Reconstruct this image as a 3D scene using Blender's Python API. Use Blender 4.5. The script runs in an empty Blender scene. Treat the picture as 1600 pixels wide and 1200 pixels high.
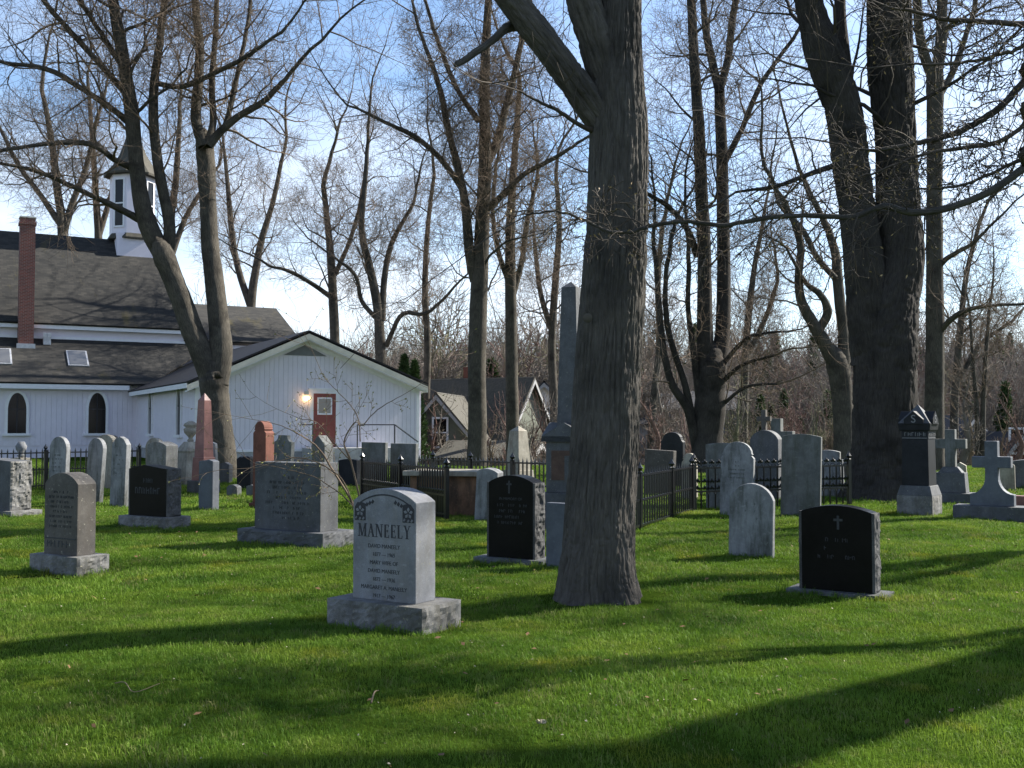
import bpy, bmesh, math, random
import numpy as np
from mathutils import Vector, Matrix, noise as mn
R = math.radians
random.seed(11)
rng = np.random.default_rng(5)
SC = bpy.context.scene
COL = SC.collection

# ------------------------------------------------------------------ camera
F, HZ, EYE = 1650.0, 665.0, 1.6            # focal length in photo pixels, horizon row, eye height
PITCH = math.atan((HZ - 600) / F)
cam = bpy.data.cameras.new('camera')
cam.sensor_width = 36; cam.lens = F / 1600 * 36; cam.clip_end = 3000; cam.clip_start = .05
camo = bpy.data.objects.new('camera', cam); COL.objects.link(camo)
camo.location = (0, 0, EYE); camo.rotation_euler = (math.pi / 2 + PITCH, 0, 0)
SC.camera = camo

# ------------------------------------------------------------------ sky, sun, exposure
AZ, EL = R(63), R(38)                       # azimuth from +Y towards +X
SUN = Vector((math.sin(AZ) * math.cos(EL), math.cos(AZ) * math.cos(EL), math.sin(EL)))
w = bpy.data.worlds.new('World'); SC.world = w; w.use_nodes = True
nt = w.node_tree; nt.nodes.clear()
out = nt.nodes.new('ShaderNodeOutputWorld'); bg = nt.nodes.new('ShaderNodeBackground')
sky = nt.nodes.new('ShaderNodeTexSky'); sky.sky_type = 'NISHITA'; sky.sun_disc = False
sky.sun_elevation = EL; sky.sun_rotation = AZ; sky.air_density = 1.0; sky.dust_density = .5; sky.ozone_density = 3.2
tc = nt.nodes.new('ShaderNodeTexCoord'); mp = nt.nodes.new('ShaderNodeMapping')
mp.inputs['Scale'].default_value = (2.2, 2.2, 9)
cn = nt.nodes.new('ShaderNodeTexNoise'); cn.inputs['Scale'].default_value = 1.3; cn.inputs['Detail'].default_value = 7
cr = nt.nodes.new('ShaderNodeValToRGB'); cr.color_ramp.elements[0].position = .32; cr.color_ramp.elements[1].position = .6
sx = nt.nodes.new('ShaderNodeSeparateXYZ'); mr = nt.nodes.new('ShaderNodeMapRange')
mr.inputs[1].default_value = .04; mr.inputs[2].default_value = .42; mr.inputs[3].default_value = 1; mr.inputs[4].default_value = .1
mul = nt.nodes.new('ShaderNodeMath'); mul.operation = 'MULTIPLY'
mix = nt.nodes.new('ShaderNodeMixRGB'); mix.inputs[2].default_value = (5.2, 5.5, 6.0, 1)
L = nt.links.new
L(tc.outputs['Generated'], mp.inputs[0]); L(mp.outputs[0], cn.inputs['Vector']); L(cn.outputs[0], cr.inputs[0])
L(tc.outputs['Generated'], sx.inputs[0]); L(sx.outputs[2], mr.inputs[0])
L(cr.outputs[0], mul.inputs[0]); L(mr.outputs[0], mul.inputs[1]); L(mul.outputs[0], mix.inputs[0])
L(sky.outputs[0], mix.inputs[1]); L(mix.outputs[0], bg.inputs[0]); L(bg.outputs[0], out.inputs[0])
bg.inputs[1].default_value = .088
sl = bpy.data.lights.new('sun', 'SUN'); sl.energy = 5.0; sl.angle = R(.53); sl.color = (1, .95, .86)
so = bpy.data.objects.new('sun', sl); COL.objects.link(so); so.rotation_euler = SUN.to_track_quat('Z', 'Y').to_euler()
vs = SC.view_settings; vs.view_transform = 'Standard'; vs.look = 'None'; vs.exposure = 1.45; vs.gamma = 1; vs.use_curve_mapping = False
SC.render.engine = 'CYCLES'; SC.cycles.transparent_max_bounces = 8

# ------------------------------------------------------------------ pixel helpers (a pixel is a direction)
def ray(x, y):
    cx, cy = (x - 800) / F, (600 - y) / F
    return Vector((cx, math.cos(PITCH) - cy * math.sin(PITCH), math.sin(PITCH) + cy * math.cos(PITCH)))
def P(x, y, d):
    r = ray(x, y); return Vector((0, 0, EYE)) + r * (d / r.y)
def G(x, y):
    r = ray(x, y); return Vector((0, 0, EYE)) + r * (-EYE / r.z)
def sstep(a, b, x):
    t = np.clip((x - a) / (b - a), 0, 1); return t * t * (3 - 2 * t)
def terrain(x, y):
    x = np.asarray(x, float); y = np.asarray(y, float)
    s0 = 40 + 28 * sstep(-3, -9, x)
    return (-4.2 * sstep(0, 1, (y - s0) / 32) + 13 * sstep(105, 260, y)
            + .03 * np.sin(x * 1.1 + .6 * y) * np.sin(y * .8 - .4 * x) + .015 * np.sin(2.3 * x) * np.cos(1.9 * y + 1))
def tz(x, y): return float(terrain(x, y))

# ------------------------------------------------------------------ materials
MATS = {}
def nodes(name):
    m = bpy.data.materials.new(name); m.use_nodes = True
    n = m.node_tree; b = n.nodes['Principled BSDF']; MATS[name] = m
    return m, n, b
def ramp(n, cols, fac=None):
    r = n.nodes.new('ShaderNodeValToRGB'); e = r.color_ramp.elements
    while len(e) < len(cols): e.new(.5)
    for el, (p, c) in zip(e, cols): el.position = p; el.color = (*c, 1)
    if fac is not None: n.links.new(fac, r.inputs[0])
    return r
def tex(n, scale, detail=5, rough=.6, vec=None, kind='ShaderNodeTexNoise', stretch=None, coord='Object'):
    t = n.nodes.new(kind); t.inputs['Scale'].default_value = scale
    if kind == 'ShaderNodeTexNoise': t.inputs['Detail'].default_value = detail; t.inputs['Roughness'].default_value = rough
    c = n.nodes.new('ShaderNodeTexCoord'); v = c.outputs[coord]
    if stretch:
        mpn = n.nodes.new('ShaderNodeMapping'); mpn.inputs['Scale'].default_value = stretch; n.links.new(v, mpn.inputs[0]); v = mpn.outputs[0]
    n.links.new(v, t.inputs['Vector']); return t
def mixc(n, a, b, fac, mode='MIX'):
    m = n.nodes.new('ShaderNodeMixRGB'); m.blend_type = mode
    for i, v in ((1, a), (2, b)):
        if isinstance(v, tuple): m.inputs[i].default_value = (*v, 1)
        else: n.links.new(v, m.inputs[i])
    if isinstance(fac, (int, float)): m.inputs[0].default_value = fac
    else: n.links.new(fac, m.inputs[0])
    return m.outputs[0]
def bump(n, b, h, strength=.4, dist=.01):
    bn = n.nodes.new('ShaderNodeBump'); bn.inputs['Strength'].default_value = strength; bn.inputs['Distance'].default_value = dist
    n.links.new(h, bn.inputs['Height']); n.links.new(bn.outputs[0], b.inputs['Normal'])
def stone_mat(name, c1, c2, speck=.25, stain=None, stain_amt=.5, rough=.75, bmp=.3, lichen=None, rv=.12):
    """granite or marble: fine speckle, broad weather blotches, streaks down the face, lichen spots"""
    m, n, b = nodes(name)
    s = tex(n, 160, 3, .7); r = ramp(n, [(.35, c1), (.68, c2)], s.outputs[0])
    col = r.outputs[0]
    g = tex(n, 3.2, 6, .65); col = mixc(n, col, tuple(x * .62 for x in c1), ramp(n, [(.42, (0,) * 3), (.72, (1,) * 3)], g.outputs[0]).outputs[0])
    if stain:
        st = tex(n, 7, 6, .7, stretch=(1, 1, .22)); f = ramp(n, [(.44, (0,) * 3), (.66, (stain_amt,) * 3)], st.outputs[0])
        col = mixc(n, col, stain, f.outputs[0])
    if lichen:
        v = tex(n, 23, 5, .75); f = ramp(n, [(.62, (0,) * 3), (.68, (.8,) * 3)], v.outputs[0]); col = mixc(n, col, lichen, f.outputs[0])
    mdn = tex(n, 19, 6, .75); col = mixc(n, col, (1, 1, 1), .5, 'MIX') if False else mixc(n, col, tuple(x * 1.35 for x in c2), ramp(n, [(.55, (0,) * 3), (.74, (.55,) * 3)], mdn.outputs[0]).outputs[0])
    oi = n.nodes.new('ShaderNodeObjectInfo'); hv = n.nodes.new('ShaderNodeHueSaturation')
    ma = n.nodes.new('ShaderNodeMapRange'); ma.inputs[3].default_value = 1 - rv; ma.inputs[4].default_value = 1 + rv
    n.links.new(oi.outputs['Random'], ma.inputs[0]); n.links.new(ma.outputs[0], hv.inputs['Value']); n.links.new(col, hv.inputs['Color'])
    n.links.new(hv.outputs[0], b.inputs['Base Color']); b.inputs['Roughness'].default_value = rough
    b.inputs['Specular IOR Level'].default_value = .35
    bb = tex(n, 70, 6, .75); bump(n, b, bb.outputs[0], bmp, .006)
    return m
stone_mat('granite_pale', (0.140, 0.145, 0.159), (0.215, 0.220, 0.234), stain=(.13, .12, .10), stain_amt=.45, lichen=(.2, .19, .14), rough=.6)
stone_mat('granite_mid', (0.066, 0.070, 0.078), (0.117, 0.121, 0.129), stain=(.06, .06, .055), stain_amt=.6, lichen=(.27, .27, .22))
stone_mat('granite_brown', (0.062, 0.055, 0.050), (0.112, 0.104, 0.091), stain=(.06, .05, .04), stain_amt=.6, lichen=(.33, .31, .25))
stone_mat('granite_rough', (0.120, 0.120, 0.120), (0.240, 0.234, 0.222), stain=(.07, .065, .05), stain_amt=.7, lichen=(.36, .33, .2), rough=.9, bmp=.6)
stone_mat('granite_black', (.004, .004, .004), (.009, .008, .008), rough=.35, bmp=.02)
MATS['granite_black'].node_tree.nodes['Principled BSDF'].inputs['Specular IOR Level'].default_value = .08
stone_mat('granite_blackrough', (0.040, 0.040, 0.040), (0.128, 0.124, 0.120), rough=.9, bmp=.6)
stone_mat('granite_dark', (.014, .015, .018), (.026, .028, .032), rough=.55, bmp=.05)
MATS['granite_dark'].node_tree.nodes['Principled BSDF'].inputs['Specular IOR Level'].default_value = .15
stone_mat('marble', (0.193, 0.198, 0.208), (0.251, 0.257, 0.261), stain=(.05, .052, .045), stain_amt=.9, lichen=(.12, .12, .09), rough=.8)
stone_mat('marble_dirty', (0.108, 0.113, 0.113), (0.162, 0.167, 0.162), stain=(.06, .065, .05), stain_amt=.85, lichen=(.13, .14, .10), rough=.9)
stone_mat('limestone', (0.266, 0.245, 0.196), (0.364, 0.336, 0.280), stain=(.14, .11, .08), stain_amt=.7, rough=.85)
stone_mat('sandstone_red', (0.120, 0.045, 0.030), (0.180, 0.072, 0.051), stain=(.08, .035, .025), stain_amt=.6, rough=.9)
stone_mat('granite_pink', (0.180, 0.078, 0.066), (0.252, 0.120, 0.102), stain=(.15, .06, .05), stain_amt=.5, rough=.5)
stone_mat('tomb_brown', (0.154, 0.084, 0.049), (0.252, 0.147, 0.091), stain=(.05, .035, .025), stain_amt=.9, rough=.9)
stone_mat('slate', (0.071, 0.080, 0.099), (0.103, 0.112, 0.131), stain=(.10, .11, .12), stain_amt=.4, rough=.7)
stone_mat('panel_brown', (.075, .045, .034), (.11, .068, .05), rough=.8)
stone_mat('lichen_cap', (.25, .19, .06), (.36, .29, .12), rough=.95)
stone_mat('foundation', (0.308, 0.315, 0.329), (0.392, 0.399, 0.406), stain=(.25, .25, .25), stain_amt=.5, rough=.9)
def flat_mat(name, c, rough=.6, metal=0, spec=.4, var=0, scale=8):
    m, n, b = nodes(name); b.inputs['Roughness'].default_value = rough; b.inputs['Metallic'].default_value = metal
    b.inputs['Specular IOR Level'].default_value = spec
    if var:
        t = tex(n, scale, 5, .65); r = ramp(n, [(.3, tuple(x * (1 - var) for x in c)), (.7, tuple(x * (1 + var) for x in c))], t.outputs[0])
        n.links.new(r.outputs[0], b.inputs['Base Color'])
    else: b.inputs['Base Color'].default_value = (*c, 1)
    return m
flat_mat('letter_dark', (.03, .03, .034), .8, var=.3, scale=60)
flat_mat('letter_pale', (.03, .032, .035), .7, var=.4, scale=60)
flat_mat('iron', (.006, .006, .007), .3, var=.4, scale=30, spec=.6)
flat_mat('white_board', (.66, .63, .70), .65, var=.05, scale=2)
flat_mat('white_trim', (.70, .70, .73), .55, var=.06, scale=5)
flat_mat('faded_trim', (.30, .30, .30), .8, var=.1)
flat_mat('cream_trim', (.55, .53, .46), .6, var=.08, scale=5)
flat_mat('red_door', (.21, .055, .045), .5, var=.15, scale=6)
flat_mat('glass_dark', (.006, .006, .007), .1, spec=.22)
flat_mat('glass_sky', (.10, .10, .10), .06, spec=.9)
flat_mat('metal_roof', (.016, .016, .019), .6, metal=0, spec=.2, var=.25, scale=3)
flat_mat('flashing', (.45, .46, .48), .5, metal=.4, var=.2)
flat_mat('house_green', (.12, .13, .10), .85, var=.15, scale=4)
flat_mat('house_grey', (.16, .165, .175), .85, var=.12, scale=4)
flat_mat('house_blue', (.13, .15, .18), .85, var=.12, scale=4)
flat_mat('roof_dark', (.035, .035, .04), .9, var=.3, scale=6)
flat_mat('roof_brown', (.06, .055, .042), .9, var=.3, scale=6)
flat_mat('bud', (.34, .24, .12), .7, var=.3, scale=30)
flat_mat('young_leaf', (.22, .21, .06), .6, var=.35, scale=20)
flat_mat('litter', (.30, .26, .19), .8, var=.5, scale=3)
flat_mat('dry_leaf', (.14, .075, .03), .85, var=.5, scale=3)
def shingle_mat():
    m, n, b = nodes('shingles')
    br = n.nodes.new('ShaderNodeTexBrick'); br.inputs['Scale'].default_value = 1; br.inputs['Brick Width'].default_value = .3; br.inputs['Row Height'].default_value = .14
    br.inputs['Mortar Size'].default_value = .008
    br.inputs['Color1'].default_value = (.032, .029, .024, 1); br.inputs['Color2'].default_value = (.009, .009, .008, 1); br.inputs['Mortar'].default_value = (.008, .008, .008, 1)
    c = n.nodes.new('ShaderNodeTexCoord'); n.links.new(c.outputs['UV'], br.inputs['Vector'])
    t = tex(n, 1.1, 7, .7); col = mixc(n, br.outputs['Color'], (.012, .012, .011), ramp(n, [(.48, (0,) * 3), (.75, (.75,) * 3)], t.outputs[0]).outputs[0])
    t2 = tex(n, .55, 6, .75, stretch=(1, .35, .35)); col = mixc(n, col, (.06, .048, .01), ramp(n, [(.6, (0,) * 3), (.72, (.65,) * 3)], t2.outputs[0]).outputs[0])
    n.links.new(col, b.inputs['Base Color']); b.inputs['Roughness'].default_value = .92
    bump(n, b, br.outputs['Fac'], -.4, .02)
shingle_mat()
def brick_mat():
    m, n, b = nodes('chimney_brick')
    br = n.nodes.new('ShaderNodeTexBrick'); br.inputs['Scale'].default_value = 1; br.inputs['Brick Width'].default_value = .21; br.inputs['Row Height'].default_value = .075; br.inputs['Mortar Size'].default_value = .009
    br.inputs['Color1'].default_value = (.19, .05, .035, 1); br.inputs['Color2'].default_value = (.11, .035, .028, 1); br.inputs['Mortar'].default_value = (.2, .16, .14, 1)
    c = n.nodes.new('ShaderNodeTexCoord'); n.links.new(c.outputs['UV'], br.inputs['Vector'])
    n.links.new(br.outputs['Color'], b.inputs['Base Color']); b.inputs['Roughness'].default_value = .9; bump(n, b, br.outputs['Fac'], -.5, .01)
brick_mat()
def bark_mat(name, c1, c2, bstr, pat=(.2, .2, .17), sc=1.):
    m, n, b = nodes(name)
    t = tex(n, 9 * sc, 8, .7, stretch=(4, .55, 1), coord='UV'); t2 = tex(n, 1.7, 5, .6); t3 = tex(n, 14, 5, .7)
    col = ramp(n, [(.32, c1), (.66, c2)], t.outputs[0]).outputs[0]
    col = mixc(n, col, tuple(x * .55 for x in c1), ramp(n, [(.45, (0,) * 3), (.7, (.8,) * 3)], t2.outputs[0]).outputs[0])
    col = mixc(n, col, pat, ramp(n, [(.62, (0,) * 3), (.72, (.55,) * 3)], t3.outputs[0]).outputs[0])
    n.links.new(col, b.inputs['Base Color']); b.inputs['Roughness'].default_value = .93; b.inputs['Specular IOR Level'].default_value = .15
    bump(n, b, t.outputs[0], bstr, .035)
bark_mat('bark_near', (.05, .045, .04), (.118, .106, .092), .8, pat=(.15, .148, .13))
bark_mat('bark', (.036, .032, .027), (.12, .106, .085), 1., pat=(.2, .185, .15))
bark_mat('bark_dark', (.026, .023, .021), (.07, .062, .054), 1., pat=(.1, .09, .075))
flat_mat('twig', (.145, .108, .078), .85, var=.25, scale=2, spec=.15)
flat_mat('twig_dark', (.07, .058, .046), .85, var=.3, scale=2, spec=.15)
flat_mat('twig_tan', (.17, .13, .085), .85, var=.25, scale=2, spec=.15)
flat_mat('wood_grey', (.165, .142, .118), .9, var=.4, scale=.2, spec=.1)
flat_mat('wood_red', (.165, .108, .09), .9, var=.35, scale=.2, spec=.1)
flat_mat('wood_olive', (.16, .15, .09), .9, var=.35, scale=.2, spec=.1)
def leafy(name, c1, c2, trans=.35, coord='Object', sc=6.):
    m, n, b = nodes(name)
    t = tex(n, sc, 4, .6, coord=coord); col = ramp(n, [(.3, c1), (.7, c2)], t.outputs[0])
    n.links.new(col.outputs[0], b.inputs['Base Color']); b.inputs['Roughness'].default_value = .55; b.inputs['Specular IOR Level'].default_value = .25
    tr = n.nodes.new('ShaderNodeBsdfTranslucent'); n.links.new(col.outputs[0], tr.inputs[0])
    ms = n.nodes.new('ShaderNodeMixShader'); ms.inputs[0].default_value = trans
    n.links.new(b.outputs[0], ms.inputs[1]); n.links.new(tr.outputs[0], ms.inputs[2]); n.links.new(ms.outputs[0], n.nodes['Material Output'].inputs[0])
    return m
leafy('conifer', (.018, .04, .012), (.05, .085, .025), .2)
def grass_mat():
    """blades: patchy lawn in world space (fresh green, yellow moss, dull old grass)"""
    m, n, b = nodes('grass_blade')
    geo = n.nodes.new('ShaderNodeNewGeometry')
    def nz(scale, d=4):
        t = n.nodes.new('ShaderNodeTexNoise'); t.inputs['Scale'].default_value = scale; t.inputs['Detail'].default_value = d; n.links.new(geo.outputs['Position'], t.inputs['Vector']); return t.outputs[0]
    col = ramp(n, [(.28, (.045, .102, .011)), (.5, (.118, .205, .023)), (.72, (.19, .255, .03))], nz(.75, 6)).outputs[0]
    col = mixc(n, col, (.25, .23, .02), ramp(n, [(.58, (0,) * 3), (.72, (.7,) * 3)], nz(1.1, 4)).outputs[0])
    col = mixc(n, col, (.03, .085, .008), ramp(n, [(.5, (0,) * 3), (.66, (.6,) * 3)], nz(2.7, 3)).outputs[0])
    col = mixc(n, col, (.26, .21, .10), ramp(n, [(.60, (0,) * 3), (.72, (.45,) * 3)], nz(7, 6)).outputs[0])
    oi = n.nodes.new('ShaderNodeObjectInfo')
    col = mixc(n, col, (.22, .19, .09), ramp(n, [(.84, (0,) * 3), (1., (.65,) * 3)], oi.outputs['Random']).outputs[0])
    n.links.new(col, b.inputs['Base Color']); b.inputs['Roughness'].default_value = .6; b.inputs['Specular IOR Level'].default_value = .1
    tr = n.nodes.new('ShaderNodeBsdfTranslucent'); n.links.new(col, tr.inputs[0])
    ms = n.nodes.new('ShaderNodeMixShader'); ms.inputs[0].default_value = .36
    n.links.new(b.outputs[0], ms.inputs[1]); n.links.new(tr.outputs[0], ms.inputs[2]); n.links.new(ms.outputs[0], n.nodes['Material Output'].inputs[0])
    m2, n, b = nodes('lawn')
    geo = n.nodes.new('ShaderNodeNewGeometry')
    col = ramp(n, [(.3, (.022, .042, .005)), (.6, (.034, .058, .007)), (.8, (.05, .055, .016))], nz(3, 6)).outputs[0]
    sx = n.nodes.new('ShaderNodeSeparateXYZ'); n.links.new(geo.outputs['Position'], sx.inputs[0])
    far = n.nodes.new('ShaderNodeMapRange'); far.inputs[1].default_value = 52; far.inputs[2].default_value = 72; n.links.new(sx.outputs[1], far.inputs[0])
    dirt = ramp(n, [(.3, (.06, .045, .03)), (.6, (.11, .085, .05)), (.8, (.07, .075, .03))], nz(.4, 7)).outputs[0]
    col = mixc(n, col, dirt, far.outputs[0])
    n.links.new(col, b.inputs['Base Color']); b.inputs['Roughness'].default_value = .95
    b.inputs['Specular IOR Level'].default_value = 0.
    bump(n, b, nz(35, 5), .6, .03)
grass_mat()
m, n, b = nodes('lamp_glow'); b.inputs['Emission Color'].default_value = (1, .6, .25, 1); b.inputs['Emission Strength'].default_value = 3
M = MATS

# ------------------------------------------------------------------ mesh helpers
def link(name, me, mat=None, parent=None, loc=None, rotz=None):
    o = bpy.data.objects.new(name, me); COL.objects.link(o)
    if mat and not me.materials: me.materials.append(M[mat] if isinstance(mat, str) else mat)
    if parent: o.parent = parent
    if loc is not None: o.location = loc
    if rotz is not None: o.rotation_euler = (0, 0, rotz)
    return o
def tag(o, label=None, cat=None, group=None, kind=None):
    for k, v in (('label', label), ('category', cat), ('group', group), ('kind', kind)):
        if v: o[k] = v
    return o
def thing(name, label, cat, loc, rotz=0, group=None, tilt=(0, 0)):
    o = bpy.data.objects.new(name, None); COL.objects.link(o); o.empty_display_size = .2
    o.location = loc; o.rotation_euler = (tilt[0], tilt[1], rotz); return tag(o, label, cat, group)
def pyd(name, v, f, smooth=False):
    me = bpy.data.meshes.new(name); me.from_pydata([tuple(p) for p in v], [], f); me.update()
    if smooth: me.polygons.foreach_set('use_smooth', [True] * len(me.polygons))
    return me
def npmesh(name, v, quads=None, tris=None, smooth=True, uv=None):
    """fast mesh from numpy arrays; uv is given per face corner, quads first"""
    me = bpy.data.meshes.new(name); v = np.asarray(v, np.float32)
    q = np.zeros((0, 4), np.int32) if quads is None else np.asarray(quads, np.int32); t = np.zeros((0, 3), np.int32) if tris is None else np.asarray(tris, np.int32)
    me.vertices.add(len(v)); me.vertices.foreach_set('co', v.ravel())
    me.loops.add(q.size + t.size); me.loops.foreach_set('vertex_index', np.concatenate([q.ravel(), t.ravel()]))
    me.polygons.add(len(q) + len(t))
    ls = np.concatenate([np.arange(len(q)) * 4, q.size + np.arange(len(t)) * 3]).astype(np.int32)
    me.polygons.foreach_set('loop_start', ls)
    if smooth: me.polygons.foreach_set('use_smooth', np.ones(len(ls), bool))
    if uv is not None:
        ul = me.uv_layers.new(name='UVMap'); ul.data.foreach_set('uv', np.asarray(uv, np.float32).ravel())
    me.update(calc_edges=True); me.validate(); return me
class MB:
    def __init__(s): s.v, s.f = [], []
    def add(s, v, f):
        k = len(s.v); s.v += [tuple(p) for p in v]; s.f += [tuple(i + k for i in q) for q in f]; return s
    def box(s, x0, x1, y0, y1, z0, z1, top=None):
        """top = (dx, dy): inset of the upper face, for tapered blocks"""
        a, b_ = top or (0, 0)
        return s.add([(x0, y0, z0), (x1, y0, z0), (x1, y1, z0), (x0, y1, z0), (x0 + a, y0 + b_, z1), (x1 - a, y0 + b_, z1), (x1 - a, y1 - b_, z1), (x0 + a, y1 - b_, z1)],
                     [(3, 2, 1, 0), (4, 5, 6, 7), (0, 1, 5, 4), (1, 2, 6, 5), (2, 3, 7, 6), (3, 0, 4, 7)])
    def prism(s, poly, y0, y1):
        """(x, z) outline, counter-clockwise seen from the front (-y), pushed from y0 to y1"""
        n_ = len(poly)
        return s.add([(x, y0, z) for x, z in poly] + [(x, y1, z) for x, z in poly],
                     [tuple(range(n_)), tuple(range(2 * n_ - 1, n_ - 1, -1))] + [(i, n_ + i, n_ + (i + 1) % n_, (i + 1) % n_) for i in range(n_)])
    def slab(s, pts, th):
        """a flat polygon in space given thickness along its normal (roof sheets)"""
        p = [Vector(q) for q in pts]; nn = (p[1] - p[0]).cross(p[2] - p[0]).normalized() * th; n_ = len(p)
        return s.add([q for q in p] + [q - nn for q in p], [tuple(range(n_)), tuple(range(2 * n_ - 1, n_ - 1, -1))] + [((i + 1) % n_, i, n_ + i, n_ + (i + 1) % n_) for i in range(n_)])
    def bar(s, a, b, r, k=4):
        a, b = Vector(a), Vector(b); d = (b - a).normalized(); u = d.cross(Vector((.31, .17, .93))).normalized(); w_ = d.cross(u)
        ring = [u * math.cos(2 * math.pi * (i + .5) / k) * r + w_ * math.sin(2 * math.pi * (i + .5) / k) * r for i in range(k)]
        return s.add([a + q for q in ring] + [b + q for q in ring], [(i, (i + 1) % k, k + (i + 1) % k, k + i) for i in range(k)] + [tuple(range(k - 1, -1, -1)), tuple(range(k, 2 * k))])
    def lathe(s, prof, k=12, c=(0, 0), rot=0):
        n_ = len(prof); v = [(c[0] + r * math.cos(2 * math.pi * i / k + rot), c[1] + r * math.sin(2 * math.pi * i / k + rot), z) for r, z in prof for i in range(k)]
        return s.add(v, [(j * k + i, j * k + (i + 1) % k, (j + 1) * k + (i + 1) % k, (j + 1) * k + i) for j in range(n_ - 1) for i in range(k)] + [tuple(range(k - 1, -1, -1)), tuple(range((n_ - 1) * k, n_ * k))])
    def mesh(s, name, bevel=0, smooth=False, seg=2):
        me = pyd(name, s.v, s.f, smooth)
        if bevel:
            bm = bmesh.new(); bm.from_mesh(me); bmesh.ops.recalc_face_normals(bm, faces=bm.faces)
            ed = [e for e in bm.edges if len(e.link_faces) == 2 and e.calc_face_angle(0) > .45]
            bmesh.ops.bevel(bm, geom=ed, offset=bevel, segments=seg, affect='EDGES', profile=.6, clamp_overlap=True)
            bm.to_mesh(me); bm.free()
        return me
    def obj(s, name, mat, parent=None, bevel=0, smooth=False, **k): return link(name, s.mesh(name, bevel, smooth), mat, parent, **k)
def boxuv(me, sc=1.):
    ul = me.uv_layers.new(name='UVMap')
    for p in me.polygons:
        a = max(range(3), key=lambda i: abs(p.normal[i])); ij = [(1, 2), (0, 2), (0, 1)][a]
        for li in p.loop_indices:
            c = me.vertices[me.loops[li].vertex_index].co; ul.data[li].uv = (c[ij[0]] * sc, c[ij[1]] * sc)
def roofuv(me):
    """u along local x, v along the slope"""
    ul = me.uv_layers.new(name='UVMap')
    for p in me.polygons:
        for li in p.loop_indices:
            c = me.vertices[me.loops[li].vertex_index].co; ul.data[li].uv = (c.x, math.hypot(c.y, c.z) if abs(p.normal.z) < .99 else c.y)

# ------------------------------------------------------------------ ground
def graded(lo, hi, near, far_step, fine=.35, c=0.):
    xs = [c]; s = fine
    while xs[-1] < hi:
        if xs[-1] > near: s = min(s * 1.12, far_step)
        xs.append(xs[-1] + s)
    neg = [c]; s = fine
    while neg[-1] > lo:
        if neg[-1] < -near + 2 * c * 0: s = min(s * 1.12, far_step)
        neg.append(neg[-1] - s)
    return np.array(sorted(set(neg[1:] + xs)))
gx = graded(-700, 700, 16, 40); gy = graded(-120, 1100, 34, 40, c=4.)
X, Y = np.meshgrid(gx, gy); Z = terrain(X, Y)
nx, ny = len(gx), len(gy); idx = np.arange(nx * ny).reshape(ny, nx)
ground = link('ground', npmesh('ground', np.stack([X, Y, Z], -1).reshape(-1, 3), np.stack([idx[:-1, :-1], idx[:-1, 1:], idx[1:, 1:], idx[1:, :-1]], -1).reshape(-1, 4)), 'lawn')
tag(ground, kind='structure')

# ------------------------------------------------------------------ church
TH = R(29); U = Vector((math.cos(TH), math.sin(TH), 0)); V = Vector((-math.sin(TH), math.cos(TH), 0))   # along the wall, away from the viewer
def isect(x, y, o, v0):
    """pixel -> local (u, z) on the wall plane at local depth v0"""
    r = ray(x, y); c = Vector((0, 0, EYE)); q = o + V * v0
    t = (q - c).dot(V) / r.dot(V); p = c + r * t; return (p - o).dot(U), p.z
O0 = P(480, 665, 45); O0.z = 0
uL = isect(305, 665, O0, 0)[0]; CO = O0 + U * uL
def pixx(p): return 800 + F * p.x / (p.y * math.cos(PITCH))
D1 = 3.
while pixx(CO + V * D1) > 214 and D1 < 17: D1 += .05
ch = lambda x, y, v0: isect(x, y, CO, v0)
WG = ch(654, 640, 0)[0]; zE = ch(654, 599, 0)[1]; uA, zA = ch(477, 520, 0); zF = ch(480, 703, 0)[1]
zWe = ch(60, 594, D1)[1]; VC = D1 + 3.2; zC0 = ch(100, 535, VC)[1]; zC1 = ch(100, 513, VC)[1]
VR = VC + 5.2; zR = ch(90, 370, VR)[1]; uN = ch(287, 522, VC)[0]
print('church W', WG, 'D1', D1, 'eave', zE, zWe, 'apex', uA, zA, 'found', zF, 'cler', zC0, zC1, 'ridge', zR, 'uN', uN)
CH = thing('church', 'white board church with dark roofs, brick chimney and small belfry', 'church', CO, TH)
UW = -24.
zE0 = zE
# gable wall (core + boards)
def board_wall(name, core, boards, mat='white_board'):
    o = core.obj(name, mat, CH)
    for bmesh_ in boards: link('board', bmesh_.mesh('board'), mat, o)
    return o
def gz(u_):       # underside of the gable slope
    return zA - .10 - abs(u_ - uA) * ((zA - zE) / (WG - uA) if u_ > uA else (zA - zE0) / uA)
bs = []; bw = .2; k = int(WG / bw)
for i in range(k):
    a, b_ = WG * i / k + .006, WG * (i + 1) / k - .006
    top = [(b_, gz(b_)), (a, gz(a))]
    if a < uA < b_: top = [(b_, gz(b_)), (uA, gz(uA)), (a, gz(a))]
    bs.append(MB().prism([(a, zF + .05), (b_, zF + .05)] + top, -.022, 0))
board_wall('gable_wall', MB().prism([(0, 0), (WG, 0), (WG, gz(WG)), (uA, gz(uA)), (0, gz(0))], 0, .2), bs)
bs = [MB().box(-.022, 0, .01 + D1 * i / 42, D1 * (i + 1) / 42 - .01, zF + .05, zE0 - .12) for i in range(42)]
board_wall('side_wall', MB().box(0, .2, .2, D1, 0, zE0), bs)
bs = []; k = 100
for i in range(k):
    a, b_ = UW * (i + 1) / k + .006, UW * i / k - .006
    bs.append(MB().box(a, b_, D1 - .022, D1, .6, zWe - .1))
board_wall('aisle_wall', MB().box(UW, 0, D1, D1 + .2, 0, zWe), bs)
MB().box(.0, WG, -.03, 0, 0, zF - .06).box(-.03, 0, 0, D1 - .03, 0, zF - .06).obj('foundation', 'foundation', CH)
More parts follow.
